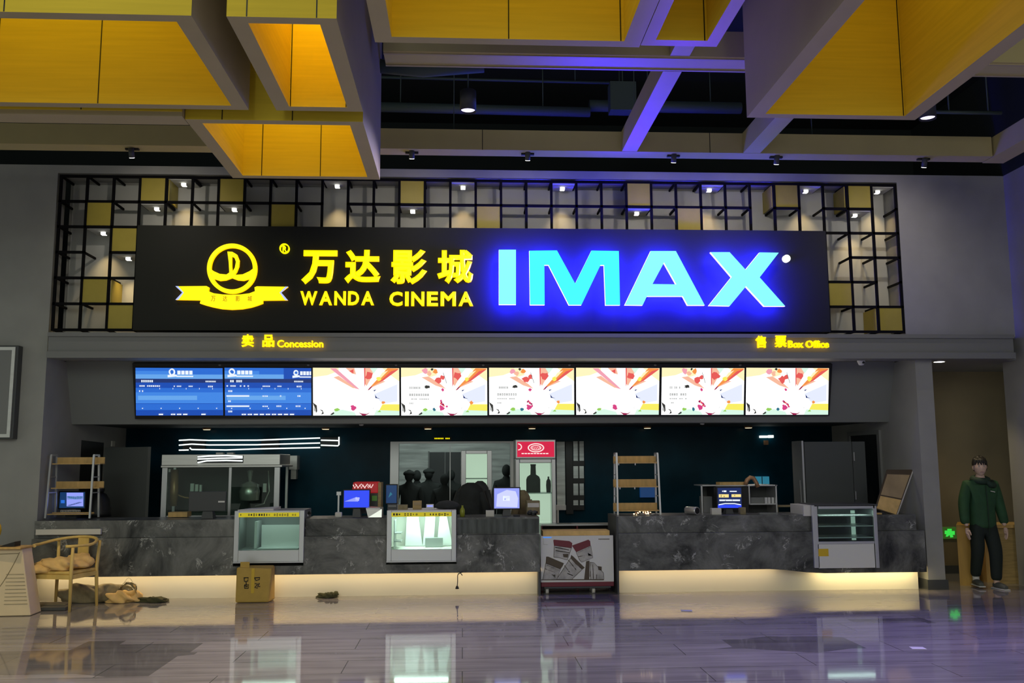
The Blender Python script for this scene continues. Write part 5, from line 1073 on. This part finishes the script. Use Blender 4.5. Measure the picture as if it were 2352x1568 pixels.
# ------------------------------------------------------------------ people
def skin(name, V, E, m, parent, sub=2, root=0, fix=None):
    me = bpy.data.meshes.new(name); me.from_pydata([v[:3] for v in V], E, []); o = bpy.data.objects.new(name, me); COL.objects.link(o)
    md = o.modifiers.new('skin', 'SKIN'); md.use_smooth_shade = True
    sv = me.skin_vertices[0].data
    for i, v in enumerate(V): sv[i].radius = (v[3], v[4] if len(v) > 4 else v[3]); sv[i].use_root = (i == root)
    sb_ = o.modifiers.new('sub', 'SUBSURF'); sb_.levels = sub; sb_.render_levels = sub
    dg = bpy.context.evaluated_depsgraph_get(); m2 = bpy.data.meshes.new_from_object(o.evaluated_get(dg)); bpy.data.objects.remove(o); bpy.data.meshes.remove(me)
    m2.name = name; m2.materials.clear()
    if fix: m2.transform(fix)
    return link(name, m2, m, parent)
def chain(*ids): return [(a, b_) for a, b_ in zip(ids, ids[1:])]
def silhouette(px, top, Y, hgt, label, hat=False, bow=0):
    p = at(px, top, Y); z = p.z-hgt; T = Matrix.Translation((p.x, Y, z)) @ Matrix.Scale(hgt/1.72, 4)
    r = thing('person', (p.x, Y, z), label, 'person', 'people in the back room')
    V = [(0, 0, .95, .15, .11), (0, 0, 1.15, .15, .11), (0, 0, 1.36, .19, .11), (0, 0, 1.46, .055), (0, -.01, 1.55, .05, .06), (0, -.01, 1.62, .05, .06),
         (.19, 0, 1.38, .06), (.24, 0, 1.12, .048), (.23, -.06, .88, .036), (.23, -.08, .80, .03), (-.19, 0, 1.38, .06), (-.24, 0, 1.12, .048), (-.22, -.06, .88, .036), (-.22, -.08, .80, .03),
         (.10, 0, .84, .10), (.11, 0, .48, .065), (.11, .02, .1, .05), (.11, -.1, .03, .04), (-.10, 0, .84, .10), (-.11, 0, .48, .065), (-.11, .02, .1, .05), (-.11, -.1, .03, .04)]
    E = chain(0, 1, 2, 3, 4, 5)+chain(2, 6, 7, 8, 9)+chain(2, 10, 11, 12, 13)+chain(0, 14, 15, 16, 17)+chain(0, 18, 19, 20, 21)
    skin('body', V, E, 'silhouette', r, 1, 0, T)
    b = MB(); q = hgt/1.72; b.ball((p.x, Y-.01, p.z-.115*q), .086*q, .10*q, .115*q)
    if hat: b.ball((p.x, Y, p.z-.075*q), .115*q, .115*q, .06*q)
    b.build('hair', 'silhouette', r)
    return r
z0_ = lambda px, top, Y: at(px, top, Y).z
for px, top, lb, hat in ((940, 1078, 'dark figure at the left end of the group seen through the backroom opening', True), (958, 1079, 'second dark figure from the left in the back room', False), (985, 1074, 'largest dark figure with puffed hair standing in the back room', True), (1021, 1087, 'slim dark figure right of the largest one in the back room', False), (1036, 1078, 'dark figure before the inner doorway of the back room', False), (1163, 1066, 'dark figure at the right end of the back room beside the cooler', False)):
    Y = {958: 16.3, 1021: 15.1, 1036: 16.6, 940: 15.3}.get(px, 15.8); silhouette(px, top, Y, z0_(px, top, Y), lb, hat)
# the walking person in the corridor
PX, PY_ = at(2268, 1350, 11.72).x, 11.72
r = thing('person', (PX, PY_, 0), 'person in a green jacket and dark trousers walking in the corridor at the right', 'person')
F = Matrix.Translation((PX, PY_, 0))
# body: one continuous skin, under the clothes
V = [(0, 0, .93, .13, .10), (0, 0, 1.15, .13, .10), (0, 0, 1.34, .15, .10), (.0, .0, 1.45, .055), (.0, -.015, 1.54, .060, .07),
     (-.17, 0, 1.36, .05), (-.24, .01, 1.10, .042), (-.26, -.05, .86, .032), (-.262, -.06, .81, .028),
     (.17, 0, 1.36, .05), (.24, .02, 1.10, .042), (.262, -.05, .86, .032), (.266, -.06, .81, .028),
     (-.09, 0, .84, .085), (-.10, -.02, .50, .058), (-.10, .10, .14, .042), (-.10, .08, .07, .04), (-.11, -.04, .05, .035),
     (.09, 0, .84, .085), (.09, -.10, .48, .058), (.075, -.10, .10, .042), (.075, -.10, .05, .04), (.08, -.24, .035, .035)]
E = chain(0, 1, 2, 3, 4)+chain(2, 5, 6, 7, 8)+chain(2, 9, 10, 11, 12)+chain(0, 13, 14, 15, 16, 17)+chain(0, 18, 19, 20, 21, 22)
# head mesh joined to the body as one mesh
body = skin('body', V, E, 'skin', r, 2, 0, F)
def head(c, yaw):
    b = MB(); g = bmesh.ops.create_uvsphere(b.b, u_segments=28, v_segments=20, radius=1)
    for v in b.b.verts:
        x, y, z = v.co; jaw = max(0, -z); 
        X = .075*x*(1-.30*jaw**1.4); Yv = .094*y*(1-.12*jaw); Z = .118*z
        if y < 0:
            f = -y
            if abs(x) < .22 and -.35 < z < .12: Yv -= .020*(1-abs(x)/.22)*(1-abs((z+.2)/.34))*f      # nose
            for s in (-1, 1):
                d = math.hypot((x-s*.36)/.22, (z-.08)/.13)
                if d < 1: Yv += .012*(1-d)                                                            # eye sockets
            d = math.hypot(x/.36, (z+.52)/.09)
            if d < 1: Yv -= .006*(1-d)                                                                # lips
            d = math.hypot(x/.3, (z+.82)/.16)
            if d < 1: Yv -= .008*(1-d)                                                                # chin
        v.co = Vector((X, Yv, Z))
    for f in b.b.faces: f.smooth = True
    for s in (-1, 1): b.ball((s*.074, .008, -.005), .012, .020, .032, 0, 10, 8)
    for s in (-1, 1): b.ball((s*.028, -.079, .009), .011, .009, .007, 1, 10, 7); b.ball((s*.028, -.087, .009), .0045, .003, .0045, 2, 8, 6); b.bar((s*.014, -.093, .026), (s*.044, -.083, .027), .004, .004, 2)
    b.bar((-.02, -.090, -.061), (.02, -.090, -.061), .003, .004, 3)
    b.xf(Matrix.Translation(c) @ Matrix.Rotation(yaw, 4, 'Z') @ Matrix.Scale(1.10, 4))
    return b
hc = Vector((PX-.005, PY_-.03, 1.605))
hb = head(hc, -.30)
me_b = bmesh.new(); me_b.from_mesh(body.data); tmp = bpy.data.meshes.new('tmp'); bmesh.ops.recalc_face_normals(hb.b, faces=hb.b.faces[:]); hb.b.to_mesh(tmp); hb.b.free(); me_b.from_mesh(tmp)
# hands: palm, four fingers and a thumb, slightly curled
def hand(wr, s):
    V = [(*wr, .026, .018), (wr.x, wr.y-.012, wr.z-.05, .036, .015), (wr.x, wr.y-.016, wr.z-.085, .034, .013)]; E = [(0, 1), (1, 2)]
    for k, (o, ln) in enumerate(((-.026, .072), (-.009, .082), (.009, .077), (.025, .060))):
        n = len(V); yb_ = o; V += [(wr.x, wr.y-.016+yb_, wr.z-.09, .0095), (wr.x-s*.006, wr.y-.018+yb_, wr.z-.09-ln*.5, .0088), (wr.x-s*.018, wr.y-.018+yb_, wr.z-.09-ln*.9, .0075)]; E += [(2, n), (n, n+1), (n+1, n+2)]
    n = len(V); V += [(wr.x-s*.01, wr.y-.044, wr.z-.045, .0105), (wr.x-s*.016, wr.y-.058, wr.z-.075, .0095), (wr.x-s*.018, wr.y-.062, wr.z-.10, .008)]; E += [(1, n), (n, n+1), (n+1, n+2)]
    me = bpy.data.meshes.new('h'); me.from_pydata([v[:3] for v in V], E, []); o = bpy.data.objects.new('h', me); COL.objects.link(o); o.modifiers.new('s', 'SKIN'); sv = me.skin_vertices[0].data
    for i, v in enumerate(V): sv[i].radius = (v[3], v[4] if len(v) > 4 else v[3]); sv[i].use_root = i == 0
    q = o.modifiers.new('u', 'SUBSURF'); q.levels = 1; q.render_levels = 1
    m2 = bpy.data.meshes.new_from_object(o.evaluated_get(bpy.context.evaluated_depsgraph_get())); bpy.data.objects.remove(o)
    for p in m2.polygons: p.use_smooth = True
    return m2
for s, x, in ((-1, -.264), (1, .268)): me_b.from_mesh(hand(Vector((PX+x, PY_-.065, .80)), s))
me_b.to_mesh(body.data); me_b.free()
for k in ('white', 'hair', 'maroon'): body.data.materials.append(M[k])
# hair: cap with fringe tufts
b = MB(); g = bmesh.ops.create_uvsphere(b.b, u_segments=26, v_segments=16, radius=1)
for v in b.b.verts:
    x, y, z = v.co; k = 1+.05*math.sin(x*9+y*5)+.04*math.sin(y*11+z*6)
    v.co = Vector((x*.086*k, y*.098*k+.013, z*.112*k+.026))
bmesh.ops.delete(b.b, geom=[f for f in b.b.faces if f.calc_center_median().z < .035 and f.calc_center_median().y < -.02 or f.calc_center_median().z < -.045], context='FACES')
for f in b.b.faces: f.smooth = True
def brow(x, z, o): return -(.094*math.sqrt(max(.02, 1-(z/.118)**2-(x/.078)**2))+o)
for k in range(11):
    x = -.066+k*.0132; e = .034+.010*math.sin(k*2.3)
    b.tube([(x*.8, brow(x*.8, .105, .004), .112), (x*.95, brow(x*.95, .075, .007), .078), (x+.004*(-1)**k, brow(x, e, .006), e)], [.013, .013, .004], 0, 7)
b.xf(Matrix.Translation(hc) @ Matrix.Rotation(-.30, 4, 'Z') @ Matrix.Scale(1.10, 4)); b.build('hair', 'hair', r)
V = [(0, 0, .84, .19, .135), (0, 0, 1.0, .185, .135), (0, 0, 1.2, .185, .13), (0, .005, 1.345, .175, .115), (0, .01, 1.425, .095, .09),
     (-.185, 0, 1.365, .082, .085), (-.245, .012, 1.12, .074, .08), (-.268, -.035, .90, .062, .066), (-.268, -.05, .835, .055, .058), (.185, 0, 1.365, .082, .085), (.248, .018, 1.12, .074, .08), (.272, -.035, .90, .062, .066), (.272, -.05, .835, .055, .058), (0, 0, .77, .185, .13)]
jk = skin('jacket', V, chain(13, 0, 1, 2, 3, 4)+chain(3, 5, 6, 7, 8)+chain(3, 9, 10, 11, 12), 'greenjacket', r, 2, 2, F)
b = MB(); b.tube([(PX+.088*math.cos(a), PY_+.080*math.sin(a)-.008, 1.435+.02*math.sin(a)) for a in [6.2832*k/16 for k in range(16)]], .046, 0, 8, True, flat=1.0); b.tube([(PX+.02, PY_-.10, 1.42), (PX+.07, PY_-.125, 1.37), (PX+.12, PY_-.10, 1.36), (PX+.14, PY_-.03, 1.41)], [.02, .04, .045, .03], 0, 8); b.build('collar', 'darkgreen', jk)
b = MB(); b.tube([(PX+.005, PY_-.135, .70), (PX+.005, PY_-.141, 1.0), (PX+.005, PY_-.136, 1.2), (PX+.005, PY_-.118, 1.36)], .006, 0, 6); b.build('zip', 'darkgreen', jk)
b = MB(); b.bar((PX+.06, PY_-.134, 1.285), (PX+.125, PY_-.128, 1.27), .004, .010); b.build('chest_badge', 'offwhite', jk)
V = [(0, 0, .93, .15, .11), (0, 0, .84, .155, .12), (-.095, 0, .76, .10, .105), (-.105, -.02, .50, .088, .092), (-.10, .08, .20, .07, .075), (-.10, .095, .13, .062, .066), (.095, 0, .76, .10, .105), (.095, -.10, .48, .088, .092), (.078, -.10, .17, .07, .075), (.075, -.10, .095, .062, .068)]
skin('trousers', V, chain(0, 1, 2, 3, 4, 5)+chain(1, 6, 7, 8, 9), 'trousers', r, 2, 1, F)
for (x, y, rz, up) in ((-.105, .07, -.15, .02), (.078, -.12, .08, 0)):
    b = MB(); b.tube([(0, .06, .045), (0, 0, .05), (0, -.10, .042), (0, -.17, .034)], [.042, .048, .046, .030], 0, 12, flat=.85); b.box(-.045, .045, -.19, .09, 0, .016, 1)
    b.xf(Matrix.Translation((PX+x, PY_+y, up)) @ Matrix.Rotation(rz, 4, 'Z')); b.build('shoe', ['shoe', 'sole'], r, .006)
b = MB(); b.tube([(PX-.10, PY_+.085, .07), (PX-.10, PY_+.09, .15)], [.045, .045], 0, 10); b.build('sock', 'offwhite', r)

r.scale = (.955, .955, .955)
